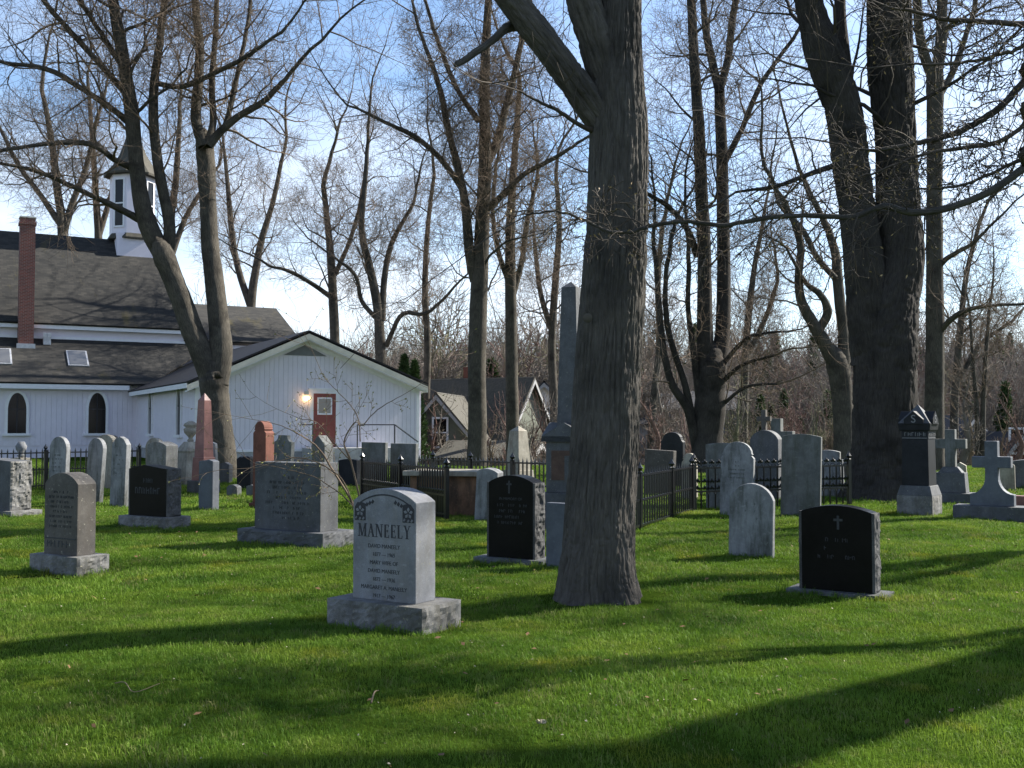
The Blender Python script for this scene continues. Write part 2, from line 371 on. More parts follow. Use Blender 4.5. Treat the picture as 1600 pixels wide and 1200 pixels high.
MB().box(-.06, WG + .05, -.07, -.03, zF - .06, zF + .05).box(-.08, -.04, 0, D1, zF - .06, zF + .05).obj('water_table', 'white_trim', CH, .008)
MB().box(WG - .12, WG + .03, -.05, 0, zF + .05, zE - .1).box(-.03, .12, -.05, 0, zF + .05, zE - .1).obj('corner_board', 'white_trim', CH, .008)
MB().box(WG, WG + .2, .2, D1 + 2, 0, zE).obj('far_wall', 'white_board', CH)
# annex roof: two sheets, standing seams
OV = .55
sl_r = (zA - zE) / (WG - uA); sl_l = (zA - zE0) / uA
zl = zA - sl_l * (uA + .45); zr = zA - sl_r * (WG + .22 - uA); vb = VC + 1.5
rf = MB().slab([(-.45, -OV, zl), (uA, -OV, zA), (uA, vb, zA), (-.45, vb, zl)], -.07).obj('annex_roof', 'metal_roof', CH)
MB().slab([(uA, -OV, zA), (WG + .22, -OV, zr), (WG + .22, vb, zr), (uA, vb, zA)], -.07).obj('annex_roof', 'metal_roof', CH)
for i in range(int((vb + OV) / .45) + 1):
    v_ = -OV + .02 + i * .45
    MB().bar((-.45, v_, zl + .02), (uA, v_, zA + .02), .024).obj('roof_seam', 'metal_roof', rf)
    # rake boards and soffit
for (u0, z0, u1, z1) in ((-.45, zl, uA, zA), (uA, zA, WG + .22, zr)):
    MB().prism([(u0, z0 - .3), (u1, z1 - .3), (u1, z1 - .075), (u0, z0 - .075)], -OV, -OV + .035).obj('rake_board', 'cream_trim', CH)
    MB().prism([(u0, z0 - .34), (u1, z1 - .34), (u1, z1 - .3), (u0, z0 - .3)], -OV + .02, -.024).obj('soffit', 'white_trim', CH)
    MB().prism([(max(u0, 0), z0 - .5 + max(0, -u0) * .4), (min(u1, WG), z1 - .5 - max(0, u1 - WG) * -.4), (min(u1, WG), z1 - .342 - max(0, u1 - WG) * -.4), (max(u0, 0), z0 - .342 + max(0, -u0) * .4)], -.06, -.024).obj('frieze_board', 'white_trim', CH)
tri = ch(477, 540, 0)
MB().prism([(uA - .95, zA - .98), (uA + .95, zA - .98), (uA, zA - .52)], -.05, -.024).obj('gable_vent', 'house_grey', CH)
# door with frame, lamp, landing and rail
d0, d1 = ch(489, 650, 0)[0], ch(524, 650, 0)[0]; zd1 = ch(505, 615, 0)[1]; zd0 = zF + .12
door = MB().box(d0, d1, -.05, -.023, zd0, zd1).obj('door', 'red_door', CH)
p0, p1 = ch(495, 650, 0)[0], ch(518, 650, 0)[0]; q0, q1 = ch(505, 648, 0)[1], ch(505, 621, 0)[1]
MB().box(p0 + .05, p1 - .05, -.062, -.05, q0 + .05, q1 - .05).obj('pane', 'glass_sky', door)
fr = MB()
for a in ((p0, p1, q0, q0 + .06), (p0, p1, q1 - .06, q1), (p0, p0 + .06, q0 + .06, q1 - .06), (p1 - .06, p1, q0 + .06, q1 - .06)): fr.box(a[0], a[1], -.075, -.05, a[2], a[3])
fr.obj('pane_frame', 'white_trim', door)
for z_ in (zd0 + .12, zd0 + .55): MB().box(d0 + .13, d1 - .13, -.058, -.05, z_, z_ + .33).obj('door_panel', 'red_door', door, .008)
MB().lathe([(.03, 0), (.035, .03), (.01, .05)], 8).obj('handle', 'flashing', door, loc=(d0 + .09, -.09, zd0 + 1.0))
MB().box(d0 - .16, d0, -.07, -.023, zd0, zd1 + .16).box(d1, d1 + .16, -.07, -.023, zd0, zd1 + .16).box(d0, d1, -.07, -.023, zd1, zd1 + .16).box(d0 - .22, d1 + .22, -.1, -.023, zd1 + .16, zd1 + .24).obj('door_frame', 'white_trim', CH, .006)
lu, lz = ch(477, 621, 0)
lamp = MB().lathe([(.05, 0), (.1, .06), (.1, .2), (.03, .24)], 8).box(-.05, .05, .02, .2, .06, .16).obj('wall_lamp', 'cream_trim', CH, loc=(lu, -.2, lz + .05))
MB().lathe([(.03, -.2), (.13, -.17), (.15, -.06), (.06, 0)], 10).obj('lamp_bulb', 'lamp_glow', lamp)
MB().box(d0 - .5, d1 + 2.4, -1.4, -.09, 0, zd0 - .02).obj('landing', 'foundation', CH, .02)
rl = MB(); ru0, ru1 = d0 - .9, d1 + 2.2
for u_ in (ru0 + .45, d1 + .5, ru1): rl.bar((u_, -1.35, zd0 - .6), (u_, -1.35, zd0 + .95), .028)
rl.bar((d1 + .5, -1.35, zd0 + .95), (ru1, -1.35, zd0 + .95), .03).bar((ru1, -1.35, zd0 + .95), (ru1 + 1.1, -1.35, zd0 + .2), .03).bar((ru0, -1.35, zd0 + .95), (ru0 + .45, -1.35, zd0 + .95), .03)
rl.obj('hand_rail', 'iron', CH)
# lancet windows
def lancet(n_=9, w_=.5, h=1.3, a=.75):
    pts = [(-w_, 0), (w_, 0), (w_, h)]
    for i in range(1, n_ + 1): t = i / n_; pts.append((w_ * (1 - t ** 1.7), h + a * math.sin(t * math.pi / 2)))
    for i in range(n_ - 1, -1, -1): t = i / n_; pts.append((-w_ * (1 - t ** 1.7), h + a * math.sin(t * math.pi / 2)))
    return pts
def window(u_, z0, h_total, hw, face):
    h = h_total * .6; a = h_total - h
    inner = lancet(9, hw, h, a); outer = [(x * (1 + .13 / hw), (z + .12) if z > .01 else z) for x, z in lancet(9, hw, h, a)]
    f = MB(); n_ = len(inner)
    v = [(x, -.09, z) for x, z in outer] + [(x, -.09, z) for x, z in inner] + [(x, 0, z) for x, z in outer] + [(x, 0, z) for x, z in inner]
    f.add(v, [(i, (i + 1) % n_, n_ + (i + 1) % n_, n_ + i) for i in range(n_)] + [(2 * n_ + i, 2 * n_ + (i + 1) % n_, (i + 1) % n_, i) for i in range(n_)] + [(n_ + i, n_ + (i + 1) % n_, 3 * n_ + (i + 1) % n_, 3 * n_ + i) for i in range(n_)])
    o = f.obj('window', 'white_trim', CH)
    p = MB().prism(inner, -.014, 0).obj('pane', 'glass_dark', o)
    MB().box(-.022, .022, -.03, -.014, 0, h_total * .97).box(-hw, -.022, -.03, -.014, h - .02, h + .02).box(.022, hw, -.03, -.014, h - .02, h + .02).obj('glazing_bar', 'roof_dark', o)
    MB().box(-hw - .22, hw + .22, -.15, 0, -.12, 0).obj('sill', 'white_trim', o)
    if face == 'u': o.location = (u_, D1 - .022, z0)
    else: o.location = (-.022, u_, z0); o.rotation_euler = (0, 0, -math.pi / 2)
for x in (26, 151):
    u_, z0 = ch(x, 677, D1); window(u_, z0, ch(x, 614, D1)[1] - z0, 12.5 * (CO + V * D1).y / F, 'u')
z0w, z1w = ch(151, 677, D1)[1], ch(151, 614, D1)[1]
for x in (237, 282):
    v_ = .5
    while pixx(CO + V * v_) > x: v_ += .02
    window(v_, z0w, z1w - z0w, 12.5 * (CO + V * D1).y / F, 'v')
# aisle roof
dz = (zC0 - zWe) / 3.2
o = MB().slab([(UW, D1 - .45, zWe - .45 * dz + .1), (.6, D1 - .45, zWe - .45 * dz + .1), (uA, VC, zC0 + .1), (UW, VC, zC0 + .1)], -.1).obj('aisle_roof', 'shingles', CH); roofuv(o.data)
MB().box(UW, -.46, D1 - .47, D1 - .455, zWe - .45 * dz - .14, zWe - .45 * dz + .09).obj('eave_board', 'white_trim', CH)
MB().box(-.485, -.455, -OV, D1 - .45, zl - .2, zl - .0).obj('eave_board', 'white_trim', CH)
MB().box(UW, -.46, D1 - .45, D1, zWe - .2, zWe - .12).obj('soffit', 'white_trim', CH)
# clerestory + nave roof
MB().box(UW, uN, VC, VC + .2, zC0 - .3, zC1 + .3).obj('clerestory_wall', 'white_board', CH)
MB().box(UW, uN + .3, VC - .36, VC - .33, zC1 - .08, zC1 + .16).box(UW, uN + .3, VC - .1, VC, zC0 + .12, zC0 + .3).box(UW, uN + .3, VC - .33, VC, zC1 - .06, zC1 - .02).obj('cornice', 'white_trim', CH)
sn = (zR - zC1) / (VR - VC + .35)
o = MB().slab([(UW, VC - .4, zC1 + .12), (uN + .3, VC - .4, zC1 + .12), (uN + .3, VR, zR), (UW, VR, zR)], -.12).obj('nave_roof', 'shingles', CH); roofuv(o.data)
o = MB().slab([(uN + .3, 2 * VR - VC + .4, zC1 + .12), (UW, 2 * VR - VC + .4, zC1 + .12), (UW, VR, zR), (uN + .3, VR, zR)], -.12).obj('nave_roof', 'shingles', CH); roofuv(o.data)
MB().box(UW, uN + .3, VR - .09, VR + .09, zR + .0, zR + .06).obj('ridge_cap', 'metal_roof', CH)
g = MB(); g.add([(uN, VC, 0), (uN, 2 * VR - VC, 0), (uN, 2 * VR - VC, zC1), (uN, VR, zR - .15), (uN, VC, zC1)], [(0, 1, 2, 3, 4)]); g.obj('end_wall', 'white_board', CH)
# chancel, lower
uK, zK = ch(431, 484, VR); uK0 = uN; vK = VR - 5.4; zKe = zK - (zK - ch(446, 520, VR - 3.6)[1]) * 5.4 / 3.6
o = MB().slab([(uK0, vK, zKe), (uK + .1, vK, zKe), (uK, VR, zK), (uK0, VR, zK)], -.1).obj('chancel_roof', 'shingles', CH); roofuv(o.data)
o = MB().slab([(uK, 2 * VR - vK, zKe), (uK0, 2 * VR - vK, zKe), (uK0, VR, zK), (uK, VR, zK)], -.1).obj('chancel_roof', 'shingles', CH); roofuv(o.data)
MB().box(uK0, uK - .3, vK + .3, 2 * VR - vK - .3, 0, zKe - .1).obj('chancel_wall', 'white_board', CH)
MB().box(uK0, uK + .05, VR - .08, VR + .08, zK, zK + .06).obj('ridge_cap', 'flashing', CH)
# chimney
c0, c1 = ch(30, 450, VC - .9)[0], ch(54, 450, VC - .9)[0]; zc = ch(42, 340, VC - .9)[1]
o = MB().box(c0, c1, VC - .9, VC - .9 + (c1 - c0), zC0 - .6, zc).box(c0 - .05, c1 + .05, VC - .95, VC - .85 + (c1 - c0), zc - .35, zc - .2).obj('chimney', 'chimney_brick', CH); boxuv(o.data)
MB().box(c0 - .03, c1 + .03, VC - .93, VC - .87 + (c1 - c0), zc, zc + .07).obj('chimney_cap', 'cream_trim', o)
MB().box(c0 - .08, c1 + .08, VC - .98, VC - .9, zC0 - .75, zC0 - .2).obj('flashing', 'flashing', o)
# skylights and vent box on the aisle roof
for x, y in ((121, 546), (1, 543)):
    v_ = D1 + 1.5; u_, z_ = ch(x, y, v_)
    sk = bpy.data.objects.new('skylight', None)
    zz = zWe + (v_ - D1) * dz + .1
    f = MB().box(-.5, .5, -.75, .75, 0, .17).obj('skylight', 'flashing', CH, .01)
    f.location = (u_, v_, zz); f.rotation_euler = (math.atan(dz), 0, 0)
    MB().box(-.42, .42, -.67, .67, .172, .19).obj('pane', 'glass_sky', f)
u_, z_ = ch(73, 523, VC - .4); MB().box(u_ - .18, u_ + .18, VC - .7, VC - .38, zC0 - .2, zC0 + .42).box(u_ - .2, u_ - .02, VC - .74, VC - .7, zC0 + .18, zC0 + .4).box(u_ + .02, u_ + .2, VC - .74, VC - .7, zC0 + .18, zC0 + .4).obj('roof_vent', 'flashing', CH)
# belfry
bu, bz = ch(206, 372, VR); hb = abs(ch(240, 330, VR)[0] - ch(163, 330, VR)[0]) / 2 * .93
zb0 = zR - 2.2; zb1 = ch(200, 372, VR)[1] + .1; zb2 = ch(200, 275, VR)[1]; zb3 = ch(205, 196, VR)[1]
bf = MB().box(bu - hb * .78, bu + hb * .78, VR - hb * .9, VR + hb * .9, zb0, zb1).obj('belfry_base', 'white_board', CH)
oc = [(hb, zb1), (hb, zb2)]
bt = MB().lathe(oc, 8, (bu, VR), math.pi / 8).obj('belfry', 'white_board', CH)
MB().lathe([(hb * 1.0, zb1 - .32), (hb * 1.12, zb1 - .3), (hb * 1.12, zb1 - .22), (hb * 1.01, zb1 + .02)], 8, (bu, VR), math.pi / 8).obj('belfry_skirt', 'roof_brown', CH)
MB().lathe([(hb * 1.28, zb2 - .12), (hb * 1.3, zb2), (hb * 1.0, zb2 + .45), (hb * .62, zb2 + 1.25), (hb * .03, zb3)], 8, (bu, VR), math.pi / 8).obj('spire', 'roof_brown', CH)
for j in range(1, 8, 2):
    a = j * math.pi / 4; ap = hb * math.cos(math.pi / 8)
    hh = zb2 - zb1; lo = .42 if j % 2 == 0 else .42
    o = MB()
    for bx in ((-.36, -.27, .35, hh - .35), (.27, .36, .35, hh - .35), (-.27, .27, .35, .45), (-.27, .27, hh - .45, hh - .35), (-.27, .27, hh * .48, hh * .48 + .08)): o.box(bx[0], bx[1], -.06, 0, bx[2], bx[3])
    f = o.obj('belfry_window', 'white_trim', CH); f.location = (bu + ap * math.sin(a), VR - ap * math.cos(a), zb1); f.rotation_euler = (0, 0, a)
    MB().box(-.27, .27, -.02, 0, .45, hh - .45).obj('pane', 'glass_dark', f)

# ------------------------------------------------------------------ headstones
PHI = R(30)
def spot(x, y, half=.15):
    """ground place of a stone whose near foot shows at pixel (x, y)"""
    g_ = G(x, y); s = (g_.y + half) / g_.y; return Vector((g_.x * s, g_.y + half, 0))
def hgt(d, ytop): return P(800, ytop, d).z
def prof_round(w_, h, rise, n_=14, drop=0):
    """rectangle with a segmental top; rise = height of the arch"""
    a = w_ / 2; r = (a * a + rise * rise) / (2 * rise); t = math.asin(min(1, a / r)); 
    if rise > a: t = math.pi - t
    return [(-a, 0), (a, 0)] + [(r * math.sin(t * (1 - 2 * i / n_)), h - r + r * math.cos(t * (1 - 2 * i / n_))) for i in range(n_ + 1)]
def prof_shoulder(w_, h, rise, sh=.16, n_=12):
    a = w_ / 2; c = a * (1 - sh * 2)
    p = [(-a, 0), (a, 0), (a, h - rise), (c, h - rise)] if False else [(-a, 0), (a, 0), (a, h - rise - .05), (a - .05, h - rise), (c + .02, h - rise + .02)]
    p += [(c * math.cos(math.pi * i / n_), h - rise + .03 + (rise - .03) * math.sin(math.pi * i / n_)) for i in range(n_ + 1)]
    return p + [(-c - .02, h - rise + .02), (-a + .05, h - rise), (-a, h - rise - .05)]
def prof_gable(w_, h, rise, pk=0.): a = w_ / 2; return [(-a, 0), (a, 0), (a, h - rise), (pk * w_, h), (-a, h - rise)]
def prof_rect(w_, h): a = w_ / 2; return [(-a, 0), (a, 0), (a, h), (-a, h)]
def prof_cove(w_, h):
    a = w_ / 2; s = h * .12; p = [(-a, 0), (a, 0), (a, h - s)]
    for i in range(7): t = i / 6; p.append((a - s * .9 * math.sin(t * math.pi / 2), h - s * math.cos(t * math.pi / 2) * .99))
    for i in range(6, -1, -1): t = i / 6; p.append((-a + s * .9 * math.sin(t * math.pi / 2), h - s * math.cos(t * math.pi / 2) * .99))
    return p + [(-a, h - s)]
def rough_block(w_, t_, h, amp, seed, faces='xXy', nu=26, nv=10, bot=-.08):
    """block with rock-pitched faces: each listed face bulges and breaks between its arrises"""
    V_, F_ = [], []
    def face(o_, du, dv, nn, rough, a, b_):
        k_ = len(V_)
        for j in range(b_ + 1):
            for i in range(a + 1):
                s, t = i / a, j / b_; p = Vector(o_) + Vector(du) * s + Vector(dv) * t
                if rough:
                    e = min(s, 1 - s) * Vector(du).length; e2 = min(t, 1 - t) * Vector(dv).length
                    f = min(1, e / .035) * min(1, e2 / .03)
                    q = p * 7 + Vector((seed * 3.1, seed * 1.7, 0)); dsp = .75 + .8 * mn.noise(q * .8) - 1.1 * abs(mn.noise(q * 1.3 + Vector((5, 0, 0)))) - .7 * abs(mn.noise(q * 2.7)) + .4 * mn.noise(q * 5.5)
                    p = p + Vector(nn) * amp * f * dsp + Vector((0, 0, 0))
                V_.append(tuple(p))
        for j in range(b_):
            for i in range(a): F_.append((k_ + j * (a + 1) + i, k_ + j * (a + 1) + i + 1, k_ + (j + 1) * (a + 1) + i + 1, k_ + (j + 1) * (a + 1) + i))
    a, b_ = w_ / 2, t_ / 2; H_ = h - bot
    ny_ = max(4, int(nu * t_ / w_))
    face((-a, -b_, bot), (w_, 0, 0), (0, 0, H_), (0, -1, 0), 'y' in faces, nu, nv)
    face((a, -b_, bot), (0, t_, 0), (0, 0, H_), (1, 0, 0), 'X' in faces, max(ny_, 12), nv)
    face((a, b_, bot), (-w_, 0, 0), (0, 0, H_), (0, 1, 0), 'Y' in faces, nu, nv)
    face((-a, b_, bot), (0, -t_, 0), (0, 0, H_), (-1, 0, 0), 'x' in faces, max(ny_, 12), nv)
    face((-a, -b_, h), (w_, 0, 0), (0, t_, 0), (0, 0, 1), False, 1, 1)
    me = pyd('block', V_, F_)
    bm = bmesh.new(); bm.from_mesh(me); bmesh.ops.remove_doubles(bm, verts=bm.verts, dist=.0005); bm.to_mesh(me); bm.free()
    return me
def marks(rows, w_, hrow, gap, seed, fill=.75):
    """worn, unreadable lettering: rows of small cut strokes on the face plane (x, z), z running down from 0"""
    r_ = random.Random(seed); mb = MB(); z = 0
    for wd in rows:
        x = -w_ * wd / 2
        while x < w_ * wd / 2:
            cw = hrow * r_.uniform(.45, .75)
            if r_.random() < fill:
                s = hrow * .17
                mb.box(x, x + s, -.0025, 0, z - hrow, z)
                if r_.random() < .7: mb.box(x + s, x + cw - s * .6, -.0025, 0, z - s, z) if r_.random() < .5 else mb.box(x + s, x + cw - s * .6, -.0025, 0, z - hrow * .55, z - hrow * .55 + s)
                if r_.random() < .6: mb.box(x + cw - s * .6, x + cw + s * .3, -.0025, 0, z - hrow * r_.choice([1, 1, .5]), z - s * 1.05)
            x += cw + hrow * .28
        z -= hrow + gap
    return mb
def text(body, size, mat, parent, loc, xs=1., th=.0015):
    c = bpy.data.curves.new('inscription', 'FONT'); c.body = body; c.size = size; c.align_x = 'CENTER'; c.extrude = th
    o = bpy.data.objects.new('inscription', c); COL.objects.link(o)
    me = bpy.data.meshes.new_from_object(o.evaluated_get(bpy.context.evaluated_depsgraph_get()))
    bpy.data.objects.remove(o); bpy.data.curves.remove(c)
    for v in me.vertices: v.co = (v.co.x * xs, -v.co.z, v.co.y)
    me.materials.clear()
    return link('inscription', me, mat, parent, loc)
def cross_prof(h, w_, s, zc): a = s / 2; b_ = w_ / 2; return [(-a, 0), (a, 0), (a, zc - a), (b_, zc - a), (b_, zc + a), (a, zc + a), (a, h), (-a, h), (-a, zc + a), (-b_, zc + a), (-b_, zc - a), (-a, zc - a)]

def tablet(x, yb, yt, w_, t_, prof, mat, label, phi=PHI, tilt=(0, 0), rows=None, ex=None, name='headstone', sink=.1, bev=.012):
    """thin upright slab set straight into the turf"""
    p = spot(x, yb, .5 * (abs(w_ * math.sin(phi)) + t_)); h = hgt(p.y, yt)
    g = random.Random(int(x * 7 + yt)); tilt = (tilt[0] + R(g.gauss(0, 1.2)), tilt[1] + R(g.gauss(0, 1.3))); phi = phi + R(g.gauss(0, 2.5))
    mb = MB().prism([(a, z - sink if z < .001 else z) for a, z in prof(w_, h)], -t_ / 2, t_ / 2)
    if rows is None:
        o = mb.obj(name, mat, bevel=bev); o.location = p; o.rotation_euler = (tilt[0], tilt[1], -phi)
        return tag(o, label, 'headstone')
    r_ = thing(name, label, 'headstone', p, -phi, tilt=tilt); mb.obj('slab', mat, r_, bev)
    marks(rows[0], w_ * .8, rows[1], rows[2], hash(label) % 99 if False else int(x), rows[4] if len(rows) > 4 else .75).obj('inscription', rows[3], r_, loc=(0, -t_ / 2 - .0005, h * .74))
    return r_
rd = lambda f: (lambda w_, h: prof_round(w_, h, w_ * f))
sh = lambda r_, s=.16: (lambda w_, h: prof_shoulder(w_, h, r_, s))
gb = lambda r_, pk=0.: (lambda w_, h: prof_gable(w_, h, r_, pk))

# --- the near grey stone with the family name
def serif(word, H_, gap):
    """condensed roman capitals with thick and thin strokes and serifs, as flat polygons"""
    T, t, s = .17, .07, .05
    def st(x0, z0, x1, z1, wd): return [(x0 - wd / 2, z0), (x0 + wd / 2, z0), (x1 + wd / 2, z1), (x1 - wd / 2, z1)]
    def sf(x, z, wd=.34): return [(x - wd / 2, z - s / 2), (x + wd / 2, z - s / 2), (x + wd / 2, z + s / 2), (x - wd / 2, z + s / 2)]
    L_ = {'M': (.95, [st(.14, .0, .14, 1, t), st(.18, 1, .46, .03, T), st(.46, .03, .78, 1, t), st(.8, 0, .8, 1, T), sf(.14, .02, .28), sf(.8, .02), sf(.1, .98, .22), sf(.84, .98, .22)]),
          'A': (.72, [st(.1, 0, .36, 1, t), st(.62, 0, .34, 1, T), [(.2, .32), (.52, .32), (.51, .38), (.22, .38)], sf(.1, .02, .22), sf(.63, .02, .3)]),
          'N': (.8, [st(.13, 0, .13, 1, t), st(.17, 1, .66, .0, T), st(.68, 0, .68, 1, t), sf(.13, .02, .26), sf(.1, .98, .22), sf(.68, .98, .26)]),
          'E': (.6, [st(.17, 0, .17, 1, T), [(.1, 0), (.54, 0), (.54, .06), (.1, .06)], [(.1, .94), (.52, .94), (.52, 1), (.1, 1)], [(.2, .48), (.44, .48), (.44, .54), (.2, .54)], st(.53, .0, .55, .2, .05), st(.51, .8, .51, 1, .05), st(.44, .4, .44, .62, .05)]),
          'L': (.58, [st(.17, 0, .17, 1, T), [(.1, 0), (.54, 0), (.54, .06), (.1, .06)], sf(.17, .98), st(.53, 0, .55, .24, .05)]),
          'Y': (.74, [st(.37, 0, .37, .5, T), st(.37, .46, .14, 1, T * .9), st(.37, .46, .63, 1, t), sf(.37, .02), sf(.14, .98, .26), sf(.63, .98, .22)])}
    x = 0; mb = MB()
    for c_ in word:
        wd, ps = L_[c_]
        for k_, p in enumerate(ps):
            mb.prism([((x + a) * H_, z * H_) for a, z in p], -.0012 - .0001 * k_, 0)
        x += wd + gap
    tot = (x - gap) * H_; mb.v = [(a - tot / 2, b_, c_) for a, b_, c_ in mb.v]; return mb, tot
pM = spot(615, 988, .36); phM = R(32)
T = thing('headstone', 'pale grey granite headstone with serpentine top and corner flower panels beside the big tree', 'headstone', pM, -phM)
link('base', rough_block(.96, .52, .20, .022, 3, 'xXYy'), 'granite_rough', T)
wM, tM, hM = .64, .26, hgt(pM.y, 762) - .20
die = MB().prism(prof_round(wM, hM, .105, 20), -tM / 2, tM / 2).obj('die', 'granite_pale', T, .006, loc=(0, 0, .20))
fy = -tM / 2 - .0006
mb, tot = serif('MANEELY', .105, .1); k = wM * .84 / tot; mb.v = [(a * k, b_, c_) for a, b_, c_ in mb.v]
mb.obj('family_name', 'letter_dark', die, loc=(0, fy, hM * .563))
zz = hM * .50
for s_, sz in (('DAVID MANEELY', .037), ('1877 — 1965', .036), ('MARY WIFE OF', .037), ('DAVID MANEELY', .037), ('1872 — 1936', .036), ('MARGARET A. MANEELY', .037), ('1917 — 1967', .036)):
    o = text(s_, sz * 1.22, 'letter_dark', die, (0, fy, zz - .03), .95); zz -= .066
ar = MB(); a2 = wM * .40; r_ = (a2 * a2 + .075 ** 2) / (2 * .075); tt = math.asin(a2 / r_)
for i in range(24):
    q = [(rr * math.sin(t_), hM - .045 - r_ + rr * math.cos(t_)) for rr, t_ in ((r_ - .012, tt * (2 * i / 24 - 1)), (r_ - .012, tt * (2 * (i + 1) / 24 - 1)), (r_, tt * (2 * (i + 1) / 24 - 1)), (r_, tt * (2 * i / 24 - 1)))]
    ar.prism(q, -.0012, 0)
ar.obj('carved_line', 'letter_dark', die, loc=(0, fy, 0))
for sg in (-1, 1):
    pn = MB().prism([(-.058, -.075), (.058, -.075), (.058, .045 - sg * .015), (.02, .07), (-.03, .07), (-.058, .045 + sg * .015)], -.0012, 0).obj('carved_panel', 'letter_dark', die, loc=(sg * wM * .385, fy, hM * .79))
    fl = MB()
    for i in range(5):
        a = i * 2 * math.pi / 5 + .3; c_ = Vector((math.cos(a), math.sin(a))) * .03; t_ = Vector((-c_.y, c_.x)) * .45
        fl.prism([(c_.x * .25, c_.y * .25), (c_.x + t_.x, c_.y + t_.y), (c_.x * 1.55, c_.y * 1.55), (c_.x - t_.x, c_.y - t_.y)], -.004, -.0014)
    for q in ((-.04, -.055), (.035, -.06), (0, -.062)): fl.prism([(q[0] - .014, q[1] - .006), (q[0], q[1] - .012), (q[0] + .014, q[1] + .004), (q[0], q[1] + .014)], -.004, -.0014)
    fl.obj('carved_flower', 'granite_pale', pn)
    lf = MB()
    for i in range(3): x_ = -sg * (.07 + .03 * i); lf.prism([(x_ - .017, .05 + .012 * i), (x_, .036 + .012 * i), (x_ + .017, .056 + .012 * i), (x_, .075 + .012 * i)], -.0012, 0)
    lf.obj('carved_leaf', 'letter_dark', pn)

def rock_stone(label, x, yb, yt, w_, t_, prof, base, mats, seed, phi=PHI, amp=.03, half=.4, name='headstone', rough=True):
    """polished face, rock-pitched ends, on a wider base; base = (width, depth, height)"""
    p = spot(x, yb, half); r_ = thing(name, label, 'headstone', p, -phi); bw_, bt_, bh = base
    h = hgt(p.y, yt) - bh
    if bh > 0: link('base', rough_block(bw_, bt_, bh, .018, seed, 'xXYy'), mats[1], r_)
    pf = prof(w_, h); o = MB().prism(pf, -t_ / 2, t_ / 2).obj('die', mats[0], r_, .005, loc=(0, 0, bh))
    if rough:
        zs = max(z for a, z in pf if a > w_ / 2 - .002)
        for sg in (-1, 1):
            me = rough_block(t_ - .004, .05, zs - .004, amp, seed + sg, 'y', 14, 30, bot=.002)
            q = link('rough_side', me, mats[2], r_); q.location = (sg * (w_ / 2 + .0), 0, bh); q.rotation_euler = (0, 0, sg * math.pi / 2)
    return r_, o, h, bh
r_, o, h, bh = rock_stone('brown speckled headstone with arched top on a rough base, among white tablets', 108, 897, 738, .56, .24, rd(.22), (.80, .42, .17), ('granite_brown', 'granite_rough', 0), 5, R(30), rough=False)
marks([.5, .8, .7, .85, .6, .8, .7, .75], .5, .028, .026, 4).obj('inscription', 'letter_pale', o, loc=(0, -.1206, h * .78))
MB().box(-.26, .26, -.004, 0, -.006, .006).obj('carved_line', 'letter_pale', o, loc=(0, -.1206, h * .2))
marks([.9], .5, .07, .02, 9).obj('family_name', 'letter_pale', o, loc=(0, -.1206, h * .17))
r_, o, h, bh = rock_stone('polished black headstone with low peaked top and rock-faced ends', 241, 826, 726, .84, .28, gb(.06, -.12), (1.08, .50, .17), ('granite_black', 'granite_rough', 'granite_blackrough'), 8, R(30))
marks([.9], .22, .07, 0, 3, .9).obj('inscription', 'letter_pale', o, loc=(0, -.1406, h * .74))
marks([.95], .6, .10, 0, 7, .95).obj('family_name', 'letter_pale', o, loc=(0, -.1406, h * .56))
r_, o, h, bh = rock_stone('wide grey block headstone behind the budding shrub', 462, 857, 722, 1.16, .36, lambda a, b_: prof_rect(a, b_), (1.5, .66, .20), ('granite_mid', 'granite_mid', 0), 12, R(30), rough=False, half=.55)
marks([.3, .8, .6, .75, .55, .8, .5, .6, .45], .95, .038, .03, 14, .6).obj('inscription', 'letter_dark', o, loc=(0, -.1806, h * .8))
r_, o, h, bh = rock_stone('polished black headstone with small engraved cross beside the big tree trunk', 806, 884, 742, .60, .25, rd(.14), (.92, .42, .05), ('granite_black', 'granite_mid', 'granite_blackrough'), 15, R(30))
MB().prism([(a, z) for a, z in cross_prof(.15, .07, .02, .108)], -.0015, 0).obj('carved_cross', 'letter_pale', o, loc=(-.02, -.1256, h * .78))
text('IN MEMORY OF', .045, 'letter_pale', o, (0, -.1256, h * .70))
marks([.9, .8, .95, .75], .46, .034, .034, 17, .7).obj('inscription', 'letter_pale', o, loc=(0, -.1256, h * .655))
r_, o, h, bh = rock_stone('polished black headstone with small cross, alone on open grass near the hoop fence', 1312, 940, 789, .66, .19, rd(.09), (.92, .38, .045), ('granite_black', 'granite_mid', 'granite_blackrough'), 21, R(33), amp=.022)
MB().prism(cross_prof(.13, .085, .022, .09), -.0015, 0).obj('carved_cross', 'letter_pale', o, loc=(.02, -.0956, h * .72))
marks([.55, .6, .7], .5, .035, .045, 23, .25).obj('inscription', 'letter_dark', o, loc=(0, -.0956, h * .62))
r_, o, h, bh = rock_stone('blue-grey block headstone with rock-faced end and low base slab near the church aisle', 2, 806, 716, 1.05, .42, lambda a, b_: prof_gable(a, b_, .04, -.2), (1.45, .62, .09), ('granite_mid', 'granite_rough', 'granite_rough'), 25, R(30), amp=.035)

